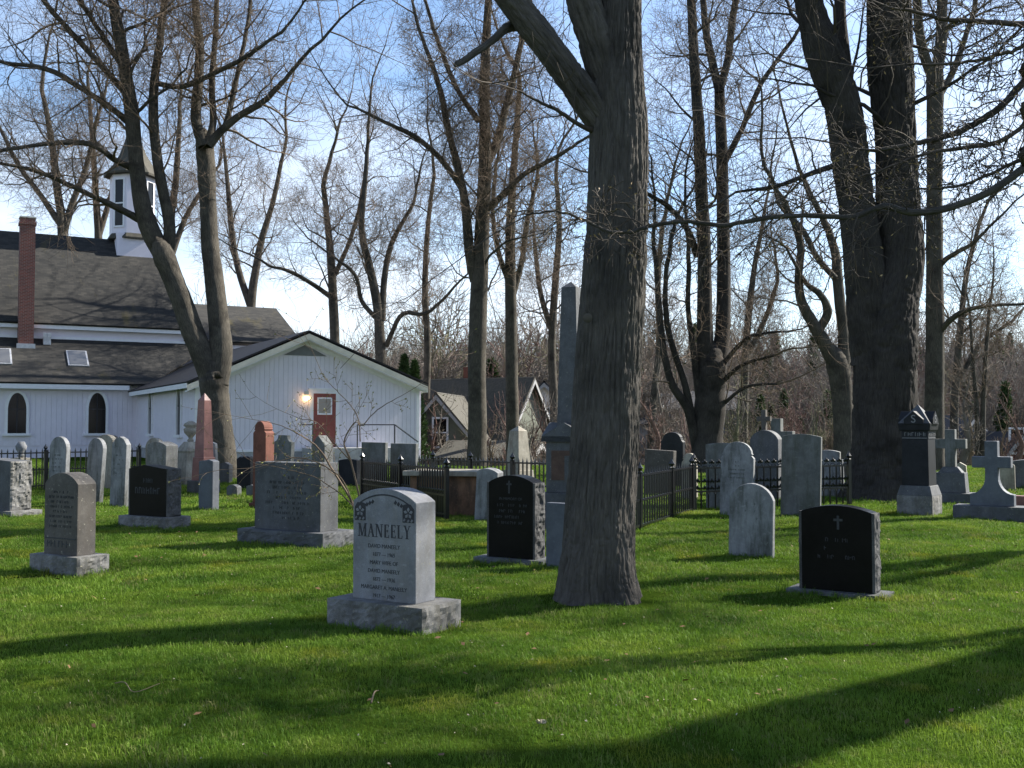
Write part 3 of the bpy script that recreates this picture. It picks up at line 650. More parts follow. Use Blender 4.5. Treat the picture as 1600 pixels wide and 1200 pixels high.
# --- tablets and small stones, left
wt = 'marble'
tablet(90, 790, 682, .52, .10, rd(.5), wt, 'white round-topped marble tablet beside the iron fence, widest of its row', tilt=(0, R(1)), rows=([.5, .8, .7, .8, .6], .03, .05, 'marble_dirty', .5))
tablet(146, 787, 684, .48, .10, rd(.42), wt, 'white marble tablet leaning a little to one side, with a scroll stone behind it', tilt=(0, R(3)))
tablet(186, 791, 682, .42, .12, lambda a, b_: prof_gable(a, b_, .16)[:3] + [(.12, b_ - .05), (0, b_), (-.12, b_ - .05), (-a / 2, b_ - .16)], wt, 'narrow white marble tablet with a soft pointed top next to the black peaked stone', rows=([.5, .7, .8, .6, .7], .03, .06, 'marble_dirty', .5))
tablet(166, 768, 679, .62, .16, sh(.22, .1), 'limestone', 'cream scroll-shouldered stone half hidden behind two white tablets', phi=R(20))
tablet(176, 766, 680, .42, .1, rd(.5), 'granite_dark', 'dark round-topped tablet half hidden behind the narrow white tablet')
tablet(252, 775, 690, .66, .34, rd(.12), 'granite_rough', 'grey broken-edged stone standing behind the black peaked stone')
tablet(244, 762, 684, .58, .14, rd(.4), 'limestone', 'pale round-topped tablet peeking out behind the grey broken-edged stone')
tablet(329, 768, 690, .46, .09, rd(.12), wt, 'weathered white tablet with flat curved top beside the pink obelisk')
tablet(326, 799, 718, .36, .17, gb(.03, .2), 'slate', 'small plain blue slate slab standing on open grass')
tablet(353, 757, 722, .36, .14, gb(.06), 'granite_mid', 'small grey stone at the foot of the forked tree')
tablet(384, 764, 713, .46, .16, lambda a, b_: [(-a / 2, 0), (a / 2, 0), (a / 2, b_ - .05), (a * .36, b_), (a * .2, b_ - .04), (a * .06, b_ + .01), (-a * .1, b_ - .04), (-a * .24, b_), (-a / 2, b_ - .06)], 'granite_dark', 'dark mossy headstone with a ragged top beside the red stone')
tablet(366, 777, 757, .30, .16, rd(.2), 'granite_mid', 'low grey footstone nearest the blue slate slab')
tablet(396, 779, 757, .28, .16, gb(.03), 'granite_mid', 'low grey footstone below the red sandstone marker')
tablet(441, 768, 680, .58, .12, lambda a, b_: prof_cove(a, b_), 'marble_dirty', 'grey tablet with hollowed shoulders beside the red sandstone marker')
tablet(546, 762, 717, .62, .16, rd(.06), 'granite_dark', 'low dark stone by the end post of the picket fence')
tablet(584, 785, 691, .62, .10, prof_rect, 'marble_dirty', 'flat-topped grey tablet behind the picket fence, next to the door rail', phi=R(30))
tablet(630, 784, 693, .66, .10, prof_rect, 'marble_dirty', 'flat-topped grey tablet behind the picket fence at the corner of the church annex', phi=R(30))
tablet(762, 815, 731, .40, .22, rd(.14), wt, 'chipped whitish stone between the box tomb and the black cross stone', tilt=(0, R(4)))
tablet(880, 890, 786, .40, .10, prof_rect, 'slate', 'plain grey-blue slab half hidden behind the big tree trunk')
# --- right
tablet(1030, 775, 703, .72, .16, prof_rect, 'granite_brown', 'square brown stone with lichen on its top behind the railings')
tablet(1052, 763, 675, .62, .15, sh(.2, .1), 'granite_dark', 'tall dark shouldered tablet behind the square brown stone')
tablet(1078, 782, 708, .32, .12, sh(.14, .1), 'limestone', 'small scalloped pale stone at the corner of the railings')
tablet(1128, 795, 692, .62, .08, rd(.05), 'marble_dirty', 'grey flat tablet half hidden behind the white shouldered tablet')
tablet(1151, 808, 690, .60, .10, sh(.24, .07), wt, 'white shouldered tablet with a domed head by the hoop fence', rows=([.12, .12, .7, .5, .6], .03, .04, 'marble_dirty', .9))
tablet(1174, 872, 755, .56, .085, lambda a, b_: prof_round(a, b_, .2), 'marble', 'short stained white arched tablet in front of the hoop fence', phi=R(30), rows=([.4, .6, .5], .03, .06, 'marble_dirty', .3), tilt=(R(-1), R(1.5)))
tablet(1251, 806, 678, .70, .11, rd(.07), 'marble_dirty', 'tall broad grey tablet with slightly curved top by the hoop fence', phi=R(26))
tablet(1294, 778, 703, .56, .15, rd(.08), 'marble', 'small pale stone behind the hoop fence near the old double trunk')
tablet(1308, 768, 718, .36, .12, prof_rect, 'granite_mid', 'little grey slab at the old double trunk')
tablet(1572, 768, 722, .42, .12, rd(.2), 'limestone', 'small cream headstone just behind the big stone cross')
tablet(1606, 765, 718, 1.15, .3, rd(.1), 'granite_mid', 'broad low grey headstone behind the big stone cross')
tablet(1606, 798, 775, .5, .25, prof_rect, 'granite_pink', 'low reddish marker at the end of the big stone cross')
tablet(1503, 757, 722, .3, .2, gb(.1), 'limestone', 'tiny pale stone on the far grass beyond the cross monument')

# --- red sandstone marker
p = spot(411, 795, .3); T = thing('headstone', 'red sandstone pillar marker with shouldered round head', 'headstone', p, -PHI); h = hgt(p.y, 658)
MB().prism(prof_shoulder(.33, h - .1, .18, .12), -.12, .12).obj('die', 'sandstone_red', T, .012, loc=(0, 0, .1))
MB().box(-.22, .22, -.17, .17, -.05, .1).obj('base', 'sandstone_red', T, .012)
# --- pink obelisk
p = spot(318, 772, .4); T = thing('obelisk', 'tall pink granite obelisk in front of the forked tree', 'obelisk', p, -PHI); h = hgt(p.y, 614)
MB().box(-.27, .27, -.27, .27, -.05, .3).obj('base', 'granite_mid', T, .015)
MB().box(-.2, .2, -.2, .2, .3, .85, (.02, .02)).obj('plinth', 'granite_pink', T, .01)
MB().box(-.155, .155, -.155, .155, .85, h - .18, (.05, .05)).add([(-.105, -.105, h - .18), (.105, -.105, h - .18), (.105, .105, h - .18), (-.105, .105, h - .18), (0, 0, h)], [(0, 1, 4), (1, 2, 4), (2, 3, 4), (3, 0, 4)]).obj('shaft', 'granite_pink', T)
# --- urn monument
p = spot(297, 760, .45); T = thing('monument', 'flared cream stone monument topped by an urn', 'monument', p, -R(42)); h = hgt(p.y, 658)
MB().box(-.4, .4, -.4, .4, -.05, .16).obj('base', 'limestone', T, .015)
k = h - .55
MB().lathe([(.5, .16), (.46, .3), (.40, .6), (.37, k - .3), (.40, k - .24), (.37, k - .2), (.18, k)], 4, rot=math.pi / 4).obj('die', 'limestone', T, .012)
MB().lathe([(.08, k), (.09, k + .04), (.05, k + .09), (.08, k + .14), (.17, k + .24), (.19, k + .34), (.13, k + .38), (.19, k + .43), (.17, k + .48), (.06, k + .55)], 12).obj('urn', 'limestone', T, smooth=True)
# --- small finial behind the left fence
p = spot(32, 762, .3); T = thing('monument', 'small pale stone with a ball finial behind the block headstone', 'monument', p, -PHI); h = hgt(p.y, 690)
MB().box(-.26, .26, -.2, .2, -.05, h - .42, (.05, .04)).obj('die', 'limestone', T, .012)
MB().lathe([(.06, h - .42), (.1, h - .36), (.06, h - .32), (.13, h - .2), (.14, h - .12), (.08, h)], 12).obj('finial', 'marble', T, smooth=True)
# --- pointed pillar behind the shrub
p = spot(503, 784, .3); T = thing('monument', 'pale grey pillar with pointed head behind the wide block headstone', 'monument', p, -PHI); h = hgt(p.y, 680)
MB().box(-.24, .24, -.2, .2, -.05, .2).obj('base', 'granite_mid', T, .012)
MB().prism(prof_gable(.36, h - .2, .2), -.14, .14).obj('die', 'marble_dirty', T, .012, loc=(0, 0, .2))
# --- short white obelisk behind the fence
p = spot(810, 778, .4); T = thing('obelisk', 'short whitish obelisk rising behind the picket fence', 'obelisk', p, -R(44)); h = hgt(p.y, 665)
MB().box(-.36, .36, -.36, .36, -.05, .28).obj('base', 'limestone', T, .015)
MB().box(-.27, .27, -.27, .27, .28, .6, (.03, .03)).obj('plinth', 'limestone', T, .012)
MB().box(-.21, .21, -.21, .21, .6, h - .12, (.07, .07)).add([(-.14, -.14, h - .12), (.14, -.14, h - .12), (.14, .14, h - .12), (-.14, .14, h - .12), (0, 0, h)], [(0, 1, 4), (1, 2, 4), (2, 3, 4), (3, 0, 4)]).obj('shaft', 'limestone', T)
# --- tall obelisk
p = spot(893, 830, .7); T = thing('obelisk', 'tallest grey obelisk on a gabled pedestal behind the big tree trunk', 'obelisk', p, -R(22)); h = hgt(p.y, 440); hp = hgt(p.y, 662)
MB().box(-.48, .48, -.48, .48, -.05, .3).box(-.40, .40, -.40, .40, .3, .55).obj('base', 'granite_mid', T, .015)
MB().box(-.315, .315, -.315, .315, .55, hp - .28).obj('pedestal', 'granite_mid', T, .012)
cp = MB()
for a in range(4):
    c_, s_ = math.cos(a * math.pi / 2), math.sin(a * math.pi / 2)
    q = MB().prism([(-.37, hp - .28), (.37, hp - .28), (.37, hp - .2), (0, hp + .02), (-.37, hp - .2)], -.37, -.0)
    cp.add([(x * c_ - y * s_, x * s_ + y * c_, z + a * .001) for x, y, z in q.v], q.f)
    pn = MB().box(-.22, .22, -.327, -.315, .75, hp - .42).obj('panel', 'panel_brown', T); pn.rotation_euler = (0, 0, a * math.pi / 2)
    pq = MB().box(.0, .15, -.335, -.329, hp - .9, hp - .5).obj('plaque', 'granite_mid', T); pq.rotation_euler = (0, 0, a * math.pi / 2)
cp.obj('cap', 'granite_mid', T)
MB().box(-.18, .18, -.18, .18, hp - .1, h - .1, (.06, .06)).add([(-.12, -.12, h - .1), (.12, -.12, h - .1), (.12, .12, h - .1), (-.12, .12, h - .1), (0, 0, h)], [(0, 1, 4), (1, 2, 4), (2, 3, 4), (3, 0, 4)]).obj('shaft', 'granite_mid', T)
# --- box tomb
p = spot(712, 806, .5); T = thing('box_tomb', 'low brown box tomb under a white slab inside the picket fence', 'tomb', p, -R(12))
MB().box(-.75, .55, -.42, .42, -.05, .70, (.01, .01)).obj('chest', 'tomb_brown', T, .015)
MB().box(-.85, .62, -.52, .52, .70, .79).obj('lid', 'limestone', T, .012)
# --- monument with the letter S
p = spot(1437, 806, .45); T = thing('monument', 'dark granite pillar monument with letter S on its peaked cap', 'monument', p, -R(37)); h = hgt(p.y, 632)
h0 = .52; zc_ = h - .46
link('base', rough_block(.62, .62, .34, .012, 31, 'xXYy'), 'granite_rough', T)
MB().box(-.31, .31, -.31, .31, .34, h0, (.05, .05)).obj('plinth', 'granite_mid', T, .008)
MB().box(-.24, .24, -.24, .24, h0, zc_ - .16, (.012, .012)).obj('die', 'granite_dark', T, .008)
nb = MB().box(-.235, .235, -.235, .235, zc_ - .16, zc_ - .02).obj('name_band', 'granite_dark', T, .004)
cp = MB().box(-.27, .27, -.27, .27, zc_ - .02, zc_ + .12, (-.02, -.02)).obj('cap', 'granite_dark', T, .02)
pk = MB()
pk.add([(-.28, -.28, zc_ + .12), (.28, -.28, zc_ + .12), (.28, .28, zc_ + .12), (-.28, .28, zc_ + .12), (0, 0, h)], [(0, 1, 4), (1, 2, 4), (2, 3, 4), (3, 0, 4)])
pk.obj('peak', 'granite_mid', T)
for a in range(4):
    rz = a * math.pi / 2
    o = MB().prism([(-.17, zc_ + .10), (.17, zc_ + .10), (.17, zc_ + .19), (0, zc_ + .34), (-.17, zc_ + .19)], -.305, -.12).obj('gablet', 'granite_dark', T, .006); o.rotation_euler = (0, 0, rz)
    if a < 2: text('S', .2, 'granite_pale', o, (0, -.3055, zc_ + .13), 1., .003)
    o = marks([1], .36, .07, 0, 40 + a, 1).obj('inscription', 'granite_pale', nb, loc=(math.sin(rz) * .2365, -math.cos(rz) * .2365, zc_ - .045)); o.rotation_euler = (0, 0, rz)
    o = MB().box(-.22, .22, -.003, 0, 0, .012).obj('carved_line', 'granite_pale', nb, loc=(math.sin(rz) * .2365, -math.cos(rz) * .2365, zc_ - .155)); o.rotation_euler = (0, 0, rz)
# --- crosses
def cross_on_die(label, x, yb, yt, wd, mats, phi, base, ch_, arm, s):
    p_ = spot(x, yb, base[1] / 2); t = thing('cross', label, 'cross', p_, -phi); H_ = hgt(p_.y, yt)
    MB().box(-base[0] / 2, base[0] / 2, -base[1] / 2, base[1] / 2, -.05, base[2]).obj('base', mats[1], t, .012)
    return t, H_
T, h = cross_on_die('big pale grey stone cross with flared foot on a wide slab', 1552, 812, 689, 1, ('granite_pale', 'granite_mid'), R(33), (1.22, .5, .22), 0, 0, 0)
H_ = h - .22; a = .102; fl = [(-.35, 0), (.35, 0), (.35, .20)]
for i in range(1, 9): t = i / 8 * math.pi / 2; fl.append((.35 - (.35 - a) * math.sin(t), .20 + .30 * (1 - math.cos(t))))
zc_ = H_ - .37
rt = fl[2:]; pr = fl + [(a, zc_ - a + .01), (.31, zc_ - a + .01), (.31, zc_ + a), (a, zc_ + a), (a, H_), (-a, H_), (-a, zc_ + a), (-.31, zc_ + a), (-.31, zc_ - a + .01), (-a, zc_ - a + .01)] + [(-x, z) for x, z in reversed(rt)]
MB().prism(pr, -.12, .12).obj('cross_body', 'slate', T, .012, loc=(0, 0, .22))
T, h = cross_on_die('grey stone cross on a tapered die behind the letter S monument', 1487, 786, 671, 1, ('granite_mid',) * 2, R(33), (.95, .6, .2), 0, 0, 0)
MB().box(-.32, .32, -.2, .2, .2, .62, (.03, .02)).box(-.24, .24, -.15, .15, .62, .74, (.1, .05)).obj('die', 'granite_mid', T, .012)
MB().prism(cross_prof(h - .74, .62, .2, h - .74 - .3), -.1, .1).obj('cross_body', 'marble_dirty', T, .01, loc=(0, 0, .74))
p = spot(1198, 782, .4); T = thing('cross', 'tall tablet crowned by a small cross behind the hoop fence', 'cross', p, -R(30)); h = hgt(p.y, 641); hb_ = hgt(p.y, 672)
MB().prism(prof_round(.62, hb_, .2), -.16, .16).obj('slab', 'granite_mid', T, .012)
MB().prism(cross_prof(h - hb_ + .05, .30, .10, (h - hb_) * .66), -.06, .06).obj('cross_top', 'granite_brown', T, .006, loc=(-.04, 0, hb_ - .04))
p = spot(1215, 772, .4); T = thing('cross', 'pale stone cross standing behind the tablet crowned by a small cross', 'cross', p, -R(30)); h = hgt(p.y, 654)
MB().box(-.3, .3, -.2, .2, -.05, .3).obj('base', 'granite_mid', T, .012)
MB().prism(cross_prof(h - .3, .8, .24, h - .3 - .42), -.12, .12).obj('cross_body', 'marble_dirty', T, .012, loc=(0, 0, .3))

# ------------------------------------------------------------------ iron fences
def picket_mesh(h, r_):
    m_ = MB().box(-r_, r_, -r_, r_, 0, h - .09)
    m_.add([(-r_ * 1.5, -r_ * .8, h - .09), (r_ * 1.5, -r_ * .8, h - .09), (r_ * 1.5, r_ * .8, h - .09), (-r_ * 1.5, r_ * .8, h - .09), (0, 0, h)], [(0, 1, 4), (1, 2, 4), (2, 3, 4), (3, 0, 4), (3, 2, 1, 0)])
    return m_.mesh('picket')
def short_picket(h, r_):
    m_ = MB().box(-r_ * .8, r_ * .8, -r_ * .8, r_ * .8, 0, h - .05)
    m_.lathe([(.004, h - .06), (.02, h - .045), (.022, h - .02), (.004, h)], 6); return m_.mesh('short_picket')
def post_mesh(h, r_):
    return MB().box(-r_, r_, -r_, r_, -.05, h - .16).lathe([(r_ * 1.3, h - .16), (r_ * 1.5, h - .14), (r_ * .7, h - .12), (r_ * 1.7, h - .075), (r_ * .6, h - .02), (.003, h + .02)], 6).mesh('post')
def hoop_mesh(h, sp):
    m_ = MB(); n_ = 7
    for s in (-1, 1): m_.bar((s * sp / 2, 0, 0), (s * sp / 2, 0, h - .2), .008)
    pts = [(-sp / 2 * math.cos(math.pi * i / n_), 0, h - .2 + .07 * math.sin(math.pi * i / n_)) for i in range(n_ + 1)]
    for a, b_ in zip(pts, pts[1:]): m_.bar(a, b_, .016)
    def fleur(z):
        for dx, dz_ in ((0, .095), (-.036, .06), (.036, .06)): m_.lathe([(.004, z), (.02, z + dz_ * .4), (.024, z + dz_ * .7), (.004, z + dz_)], 6, (dx, 0))
    fleur(h - .12); fleur(h * .50); fleur(h * .36); 
    for i in range(n_): 
        t0, t1 = math.pi * i / n_, math.pi * (i + 1) / n_
        m_.bar((-sp / 2 * math.cos(t0), 0, h * .28 + .06 * math.sin(t0)), (-sp / 2 * math.cos(t1), 0, h * .28 + .06 * math.sin(t1)), .015)
    return m_.mesh('hoop')
def fence(label, a, b_, h, rails, step, posts, kind='picket', shorts=False):
    a, b_ = Vector((a.x, a.y, 0)), Vector((b_.x, b_.y, 0)); d = b_ - a; ln = d.length; ang = math.atan2(d.y, d.x)
    T = thing('iron_fence', label, 'fence', a, ang)
    for z in rails: MB().box(0, ln, -.018, .018, z - .016, z + .016).obj('rail', 'iron', T)
    pm = post_mesh(h + .12, .035)
    for s in posts: link('post', pm, 'iron', T, (ln * s, 0, 0))
    n_ = int(ln / step); me = picket_mesh(h, .012) if kind == 'picket' else hoop_mesh(h, step * .92); sm = short_picket(h * .52, .011)
    for i in range(n_):
        x_ = (i + .5) * ln / n_
        if min(abs(x_ - ln * s) for s in posts) < (.03 if kind == 'picket' else .04): continue
        link('picket' if kind == 'picket' else 'hoop', me, 'iron', T, (x_, .0 if kind == 'picket' else 0, .04))
        if shorts: link('short_picket', sm, 'iron', T, (x_ + ln / n_ / 2, 0, .04))
    return T
fa, fb = P(566, 700, 21.6), P(698, 700, 17.9)
fence('black iron picket fence run in front of the box tomb, behind the pale grey headstone', fa, fb, .93, (.86, .42, .10), .108, (0, .5, 1), shorts=True)
fence('black iron picket fence run behind the box tomb and the short obelisk', P(622, 700, 23.6), P(866, 700, 20.4), .93, (.86, .42, .10), .108, (0, .25, .5, .76, 1))
fence('black iron railings from the big tree trunk to the hoop fence corner', P(940, 700, 14.6), P(1081, 700, 19.6), .90, (.83, .45, .06), .15, (0, .35, .72, 1))
fence('black iron hoop fence with fleur tips by the old double trunk', P(1084, 700, 19.9), P(1326, 700, 21.2), .95, (.80, .36), .15, (0, 1), kind='hoop')
fence('black iron picket fence along the church aisle behind the white tablets', P(-60, 700, 25), P(218, 700, 28.5), 1.0, (.92, .5, .1), .14, (0, .44, .72, 1), shorts=True)

# ------------------------------------------------------------------ trees
def pnoise(a, b_, pa, seed):
    """value noise, periodic in the first axis (period pa cells)"""
    rr = np.random.default_rng(seed).random((pa, 512)); ia = np.floor(a).astype(int); ib = np.floor(b_).astype(int); fa_, fb_ = a - ia, b_ - ib
    fa_ = fa_ * fa_ * (3 - 2 * fa_); fb_ = fb_ * fb_ * (3 - 2 * fb_); g_ = lambda i, j: rr[i % pa, j % 512]
    return (g_(ia, ib) * (1 - fa_) + g_(ia + 1, ib) * fa_) * (1 - fb_) + (g_(ia, ib + 1) * (1 - fa_) + g_(ia + 1, ib + 1) * fa_) * fb_
def catmull(pts, sub):
    p = np.asarray(pts, float); q = np.vstack([2 * p[0] - p[1], p, 2 * p[-1] - p[-2]]); out_ = []
    for i in range(1, len(q) - 2):
        for s in range(sub):
            t = s / sub; a, b_, c_, d_ = q[i - 1], q[i], q[i + 1], q[i + 2]
            out_.append(.5 * ((2 * b_) + (-a + c_) * t + (2 * a - 5 * b_ + 4 * c_ - d_) * t * t + (-a + 3 * b_ - 3 * c_ + d_) * t ** 3))
    out_.append(p[-1]); return np.array(out_)
def tubes(lines, ridge=None, flare=None):
    """lines: list of (pts (n,3), radii (n), sides) -> verts, quads, uv; ridge=(amp, spacing) cuts furrows into thick stems"""
    Vs, Qs, Us = [], [], []; off = 0; groups = {}
    for p, r_, k_ in lines: groups.setdefault((len(p), k_), []).append((p, r_))
    for (n_, k_), it in groups.items():
        p = np.array([i[0] for i in it]); r_ = np.array([i[1] for i in it]); B = len(it)
        t = np.gradient(p, axis=1); t /= np.linalg.norm(t, axis=2, keepdims=True) + 1e-9
        main = p[:, -1] - p[:, 0]; ref = np.where((np.abs(main[:, 2]) > .75 * np.linalg.norm(main, axis=1))[:, None], np.array([[1., .13, 0]]), np.array([[.05, .1, 1.]]))
        u_ = np.cross(t, ref[:, None, :]); u_ /= np.linalg.norm(u_, axis=2, keepdims=True) + 1e-9; v_ = np.cross(t, u_)
        th = np.arange(k_) * 2 * np.pi / k_
        s = np.concatenate([np.zeros((B, 1)), np.cumsum(np.linalg.norm(np.diff(p, axis=1), axis=2), 1)], 1)
        rad = np.repeat(r_[:, :, None], k_, 2)
        if ridge and k_ >= 40:
            for bi in range(B):
                pa = max(6, int(2 * np.pi * r_[bi].mean() / ridge[1])); A_, S_ = np.meshgrid(th / (2 * np.pi) * pa, s[bi]); A_ = A_ + .45 * (pnoise(A_ * .5 % 1e6, S_ * 1.3, max(3, pa // 2), 3 + bi) - .5)
                n1 = pnoise(A_, S_ * 2.4, pa, 7 + bi); n2 = pnoise(A_ * 2, S_ * 15, pa * 2, 9 + bi); n3 = pnoise(A_ / 4, S_ * .9, max(2, pa // 4), 12 + bi)
                rad[bi] += ridge[0] * (np.clip(np.abs(2 * n1 - 1) * 2.6, 0, 1) + .6 * np.clip(np.abs(2 * n2 - 1) * 2, 0, 1) - 1) + (n3 - .5) * ridge[0] * 2.
                if flare: 
                    amp, hf, nl, ph = flare; rad[bi] += r_[bi].max() * amp * np.exp(-S_ / hf) * (.55 + .45 * np.cos(th[None] * nl + ph) + .3 * np.cos(th[None] * 3 + 1))
        ring = p[:, :, None, :] + (u_[:, :, None, :] * np.cos(th)[None, None, :, None] + v_[:, :, None, :] * np.sin(th)[None, None, :, None]) * rad[..., None]
        Vs.append(ring.reshape(-1, 3))
        b_, j, i = np.meshgrid(np.arange(B), np.arange(n_ - 1), np.arange(k_), indexing='ij'); base = off + b_ * n_ * k_
        i2 = (i + 1) % k_; Qs.append(np.stack([base + j * k_ + i, base + j * k_ + i2, base + (j + 1) * k_ + i2, base + (j + 1) * k_ + i], -1).reshape(-1, 4))
        cu = 2 * np.pi * r_[:, 0][:, None, None] * np.ones_like(b_); s0 = s[b_, j]; s1 = s[b_, j + 1]
        Us.append(np.stack([np.stack([i / k_ * cu, s0], -1), np.stack([(i + 1) / k_ * cu, s0], -1), np.stack([(i + 1) / k_ * cu, s1], -1), np.stack([i / k_ * cu, s1], -1)], -2).reshape(-1, 2))
        off += B * n_ * k_
    return np.concatenate(Vs), np.concatenate(Qs), np.concatenate(Us)
class Tree:
    def __init__(s, seed, twig_r=.005, dens=1., tips=None):
        s.rd = random.Random(seed); s.thick, s.thin = [], []; s.tw = twig_r; s.dens = dens; s.tips = [] if tips else None
    def line(s, pts, rad):
        rm = max(rad)
        k_ = 14 if rm > .16 else 9 if rm > .06 else 6 if rm > .025 else 4 if rm > .012 else 3
        (s.thick if rm > .045 else s.thin).append((np.asarray(pts, float), np.asarray(rad, float), k_))
    def grow(s, p, d, ln, r_, lev, up=.05, wander=.22, spread=1.):
        """one branch and everything it carries; lev counts down to the twigs"""
        g = s.rd; n_ = (3, 4, 6, 8, 10)[min(lev, 4)]; p = Vector(p); d = Vector(d).normalized(); pts = [p.copy()]; rad = [r_]; dirs = [d.copy()]
        r_end = max(s.tw * .6, r_ * (.28 if lev else .5))
        for i in range(n_):
            wd_ = wander * (.75 if lev < 2 else 1); d = (d + Vector((g.gauss(0, wd_), g.gauss(0, wd_), g.gauss(0, wd_) + up * (1 if lev else .3)))).normalized()
            p = p + d * ln / n_; pts.append(p.copy()); rad.append(r_ + (r_end - r_) * ((i + 1) / n_) ** .9); dirs.append(d.copy())
        s.line([tuple(q) for q in pts], rad)
        if lev == 0:
            if s.tips is not None: s.tips.append((pts[-1], d)); s.tips.append((pts[-2], d))
            return
        s.sprout(pts, rad, dirs, ln, lev - 1, .22, up, wander, spread)
        if lev >= 1: s.grow(pts[-1], dirs[-1], ln * .45, r_end, max(lev - 2, 0), up, wander, spread)
    def sprout(s, pts, rad, dirs, ln, lev, t0, up, wander, spread, num=None, lmul=1.):
        g = s.rd; n_ = len(pts) - 1; num = num or int(round((3.8, 5.4, 6, 8)[min(lev, 3)] * s.dens)); az = g.uniform(0, 6.28)
        for i in range(num):
            t = t0 + (1 - t0) * (i + g.uniform(.1, .9)) / num; j = min(int(t * n_), n_ - 1); f = t * n_ - j
            q = Vector(pts[j]).lerp(Vector(pts[j + 1]), f); r_ = rad[j] * (1 - f) + rad[j + 1] * f; d = Vector(dirs[j]).normalized()
            az += 2.4 + g.uniform(-.6, .6); a = d.cross(Vector((.3, .2, .93))).normalized(); b_ = d.cross(a); an = R(g.uniform(36, 70)) * spread
            dd = d * math.cos(an) + (a * math.cos(az) + b_ * math.sin(az)) * math.sin(an)
            l_ = ln * (g.uniform(.55, .95) if lev > 1 else g.uniform(.5, .9)) * (1.12 - .5 * t) * lmul
            rr = min(max(s.tw, r_ * g.uniform(.4, .6)), max(s.tw, l_ * .018 + .002)); s.grow(q, dd, l_, rr, lev, up, wander, spread)
    def stem(s, px, d, dd=0., top=None, spr=(0, 3, .35), sub=5, up=.05, hold=False, lmul=1., ln=None, tiplev=3, k=None):
        """px: [(x, y, half width)] traced up a stem standing at depth d (dd: lean in depth); spr=(count, level, from)"""
        c_ = []
        for i, (x, y, hw) in enumerate(px):
            de = d + dd * i / max(1, len(px) - 1); v_ = P(x, y, de); c_.append((v_.x, v_.y, v_.z, hw * de / F))
        return s.stem3(c_, spr, sub, up, hold, lmul, ln, tiplev, k)
    def stem3(s, c_, spr=(0, 3, .35), sub=5, up=.05, hold=False, lmul=1., ln=None, tiplev=3, k=None):
        if hold:      # close the end inside the stems that go on from here
            a_, b_ = np.array(c_[-2], float), np.array(c_[-1], float); dr = (b_ - a_)[:3]; dr /= np.linalg.norm(dr); c_ = list(c_) + [tuple(b_[:3] + dr * b_[3] * 1.1) + (b_[3] * .72,), tuple(b_[:3] + dr * b_[3] * 1.9) + (b_[3] * .08,)]
        c_ = catmull(c_, sub); pts, rad = c_[:, :3], np.maximum(c_[:, 3], s.tw)
        if len(pts) < 120 and not (k and k > 100):
            gg = np.random.default_rng(int(abs(pts[0][0] * 977 + pts[-1][2] * 131)) % 99991); nz_ = gg.standard_normal(len(rad)); nz_ = np.convolve(nz_, [.25, .5, .25], 'same'); rad = rad * (1 + np.where(rad > .12, .022, .06) * nz_); pts = pts + gg.standard_normal(pts.shape) * (np.where(rad > .12, .02, .10) * rad + .003)[:, None] * np.linspace(0, 1, len(pts))[:, None]
        if k: s.thick.append((pts, rad, k))
        else: s.line(pts, rad)
        dirs = np.gradient(pts, axis=0); L_ = ln or min(4.5, .45 * np.linalg.norm(pts[-1] - pts[0]) + .6)
        if spr[0]: s.sprout([tuple(q) for q in pts], list(rad), [tuple(q) for q in dirs], L_, spr[1], spr[2], up, .2, 1., num=spr[0], lmul=lmul)
        if not hold: s.grow(pts[-1], dirs[-1], L_ * 1.4, rad[-1], tiplev, up, .16)
        return pts, rad
    def build(s, name, label, loc, bark='bark', twig='twig', group=None, ridge=None, flare=None, cat='tree', budmat=None, budn=0, buds=.02, budp=1.):
        T = thing(name, label, cat, loc, group=group); o_ = np.array(loc)
        def part(nm, lines, mat, **kw):
            if not lines: return
            v, q, u_ = tubes(lines, **kw); return link(nm, npmesh(nm, v - o_, q, uv=u_), mat, T)
        part('trunk', s.thick, bark, ridge=ridge, flare=flare); part('crown', s.thin, twig)
        if budmat and s.tips:
            tp = s.tips; mb_v, mb_q = [], []; g = s.rd
            for p, d in tp:
                if g.random() > budp: continue
                for _ in range(budn):
                    a = (Vector(d) + Vector((g.gauss(0, .6), g.gauss(0, .6), g.gauss(0, .6)))).normalized(); b_ = a.cross(Vector((g.random(), g.random(), g.random() + .1))).normalized(); l_ = buds * g.uniform(.6, 1.5); q = Vector(p) - a * l_ * .2
                    k_ = len(mb_v); mb_v += [q, q + a * l_ * .5 + b_ * l_ * .17, q + a * l_, q + a * l_ * .5 - b_ * l_ * .17]; mb_q.append((k_, k_ + 1, k_ + 2, k_ + 3))
            link('buds', npmesh('buds', np.array([tuple(x - Vector(loc)) for x in mb_v]), mb_q, smooth=False), budmat, T)
        return T
def on_ground(x, d): return (P(x, HZ, d).x, d, tz(P(x, HZ, d).x, d))

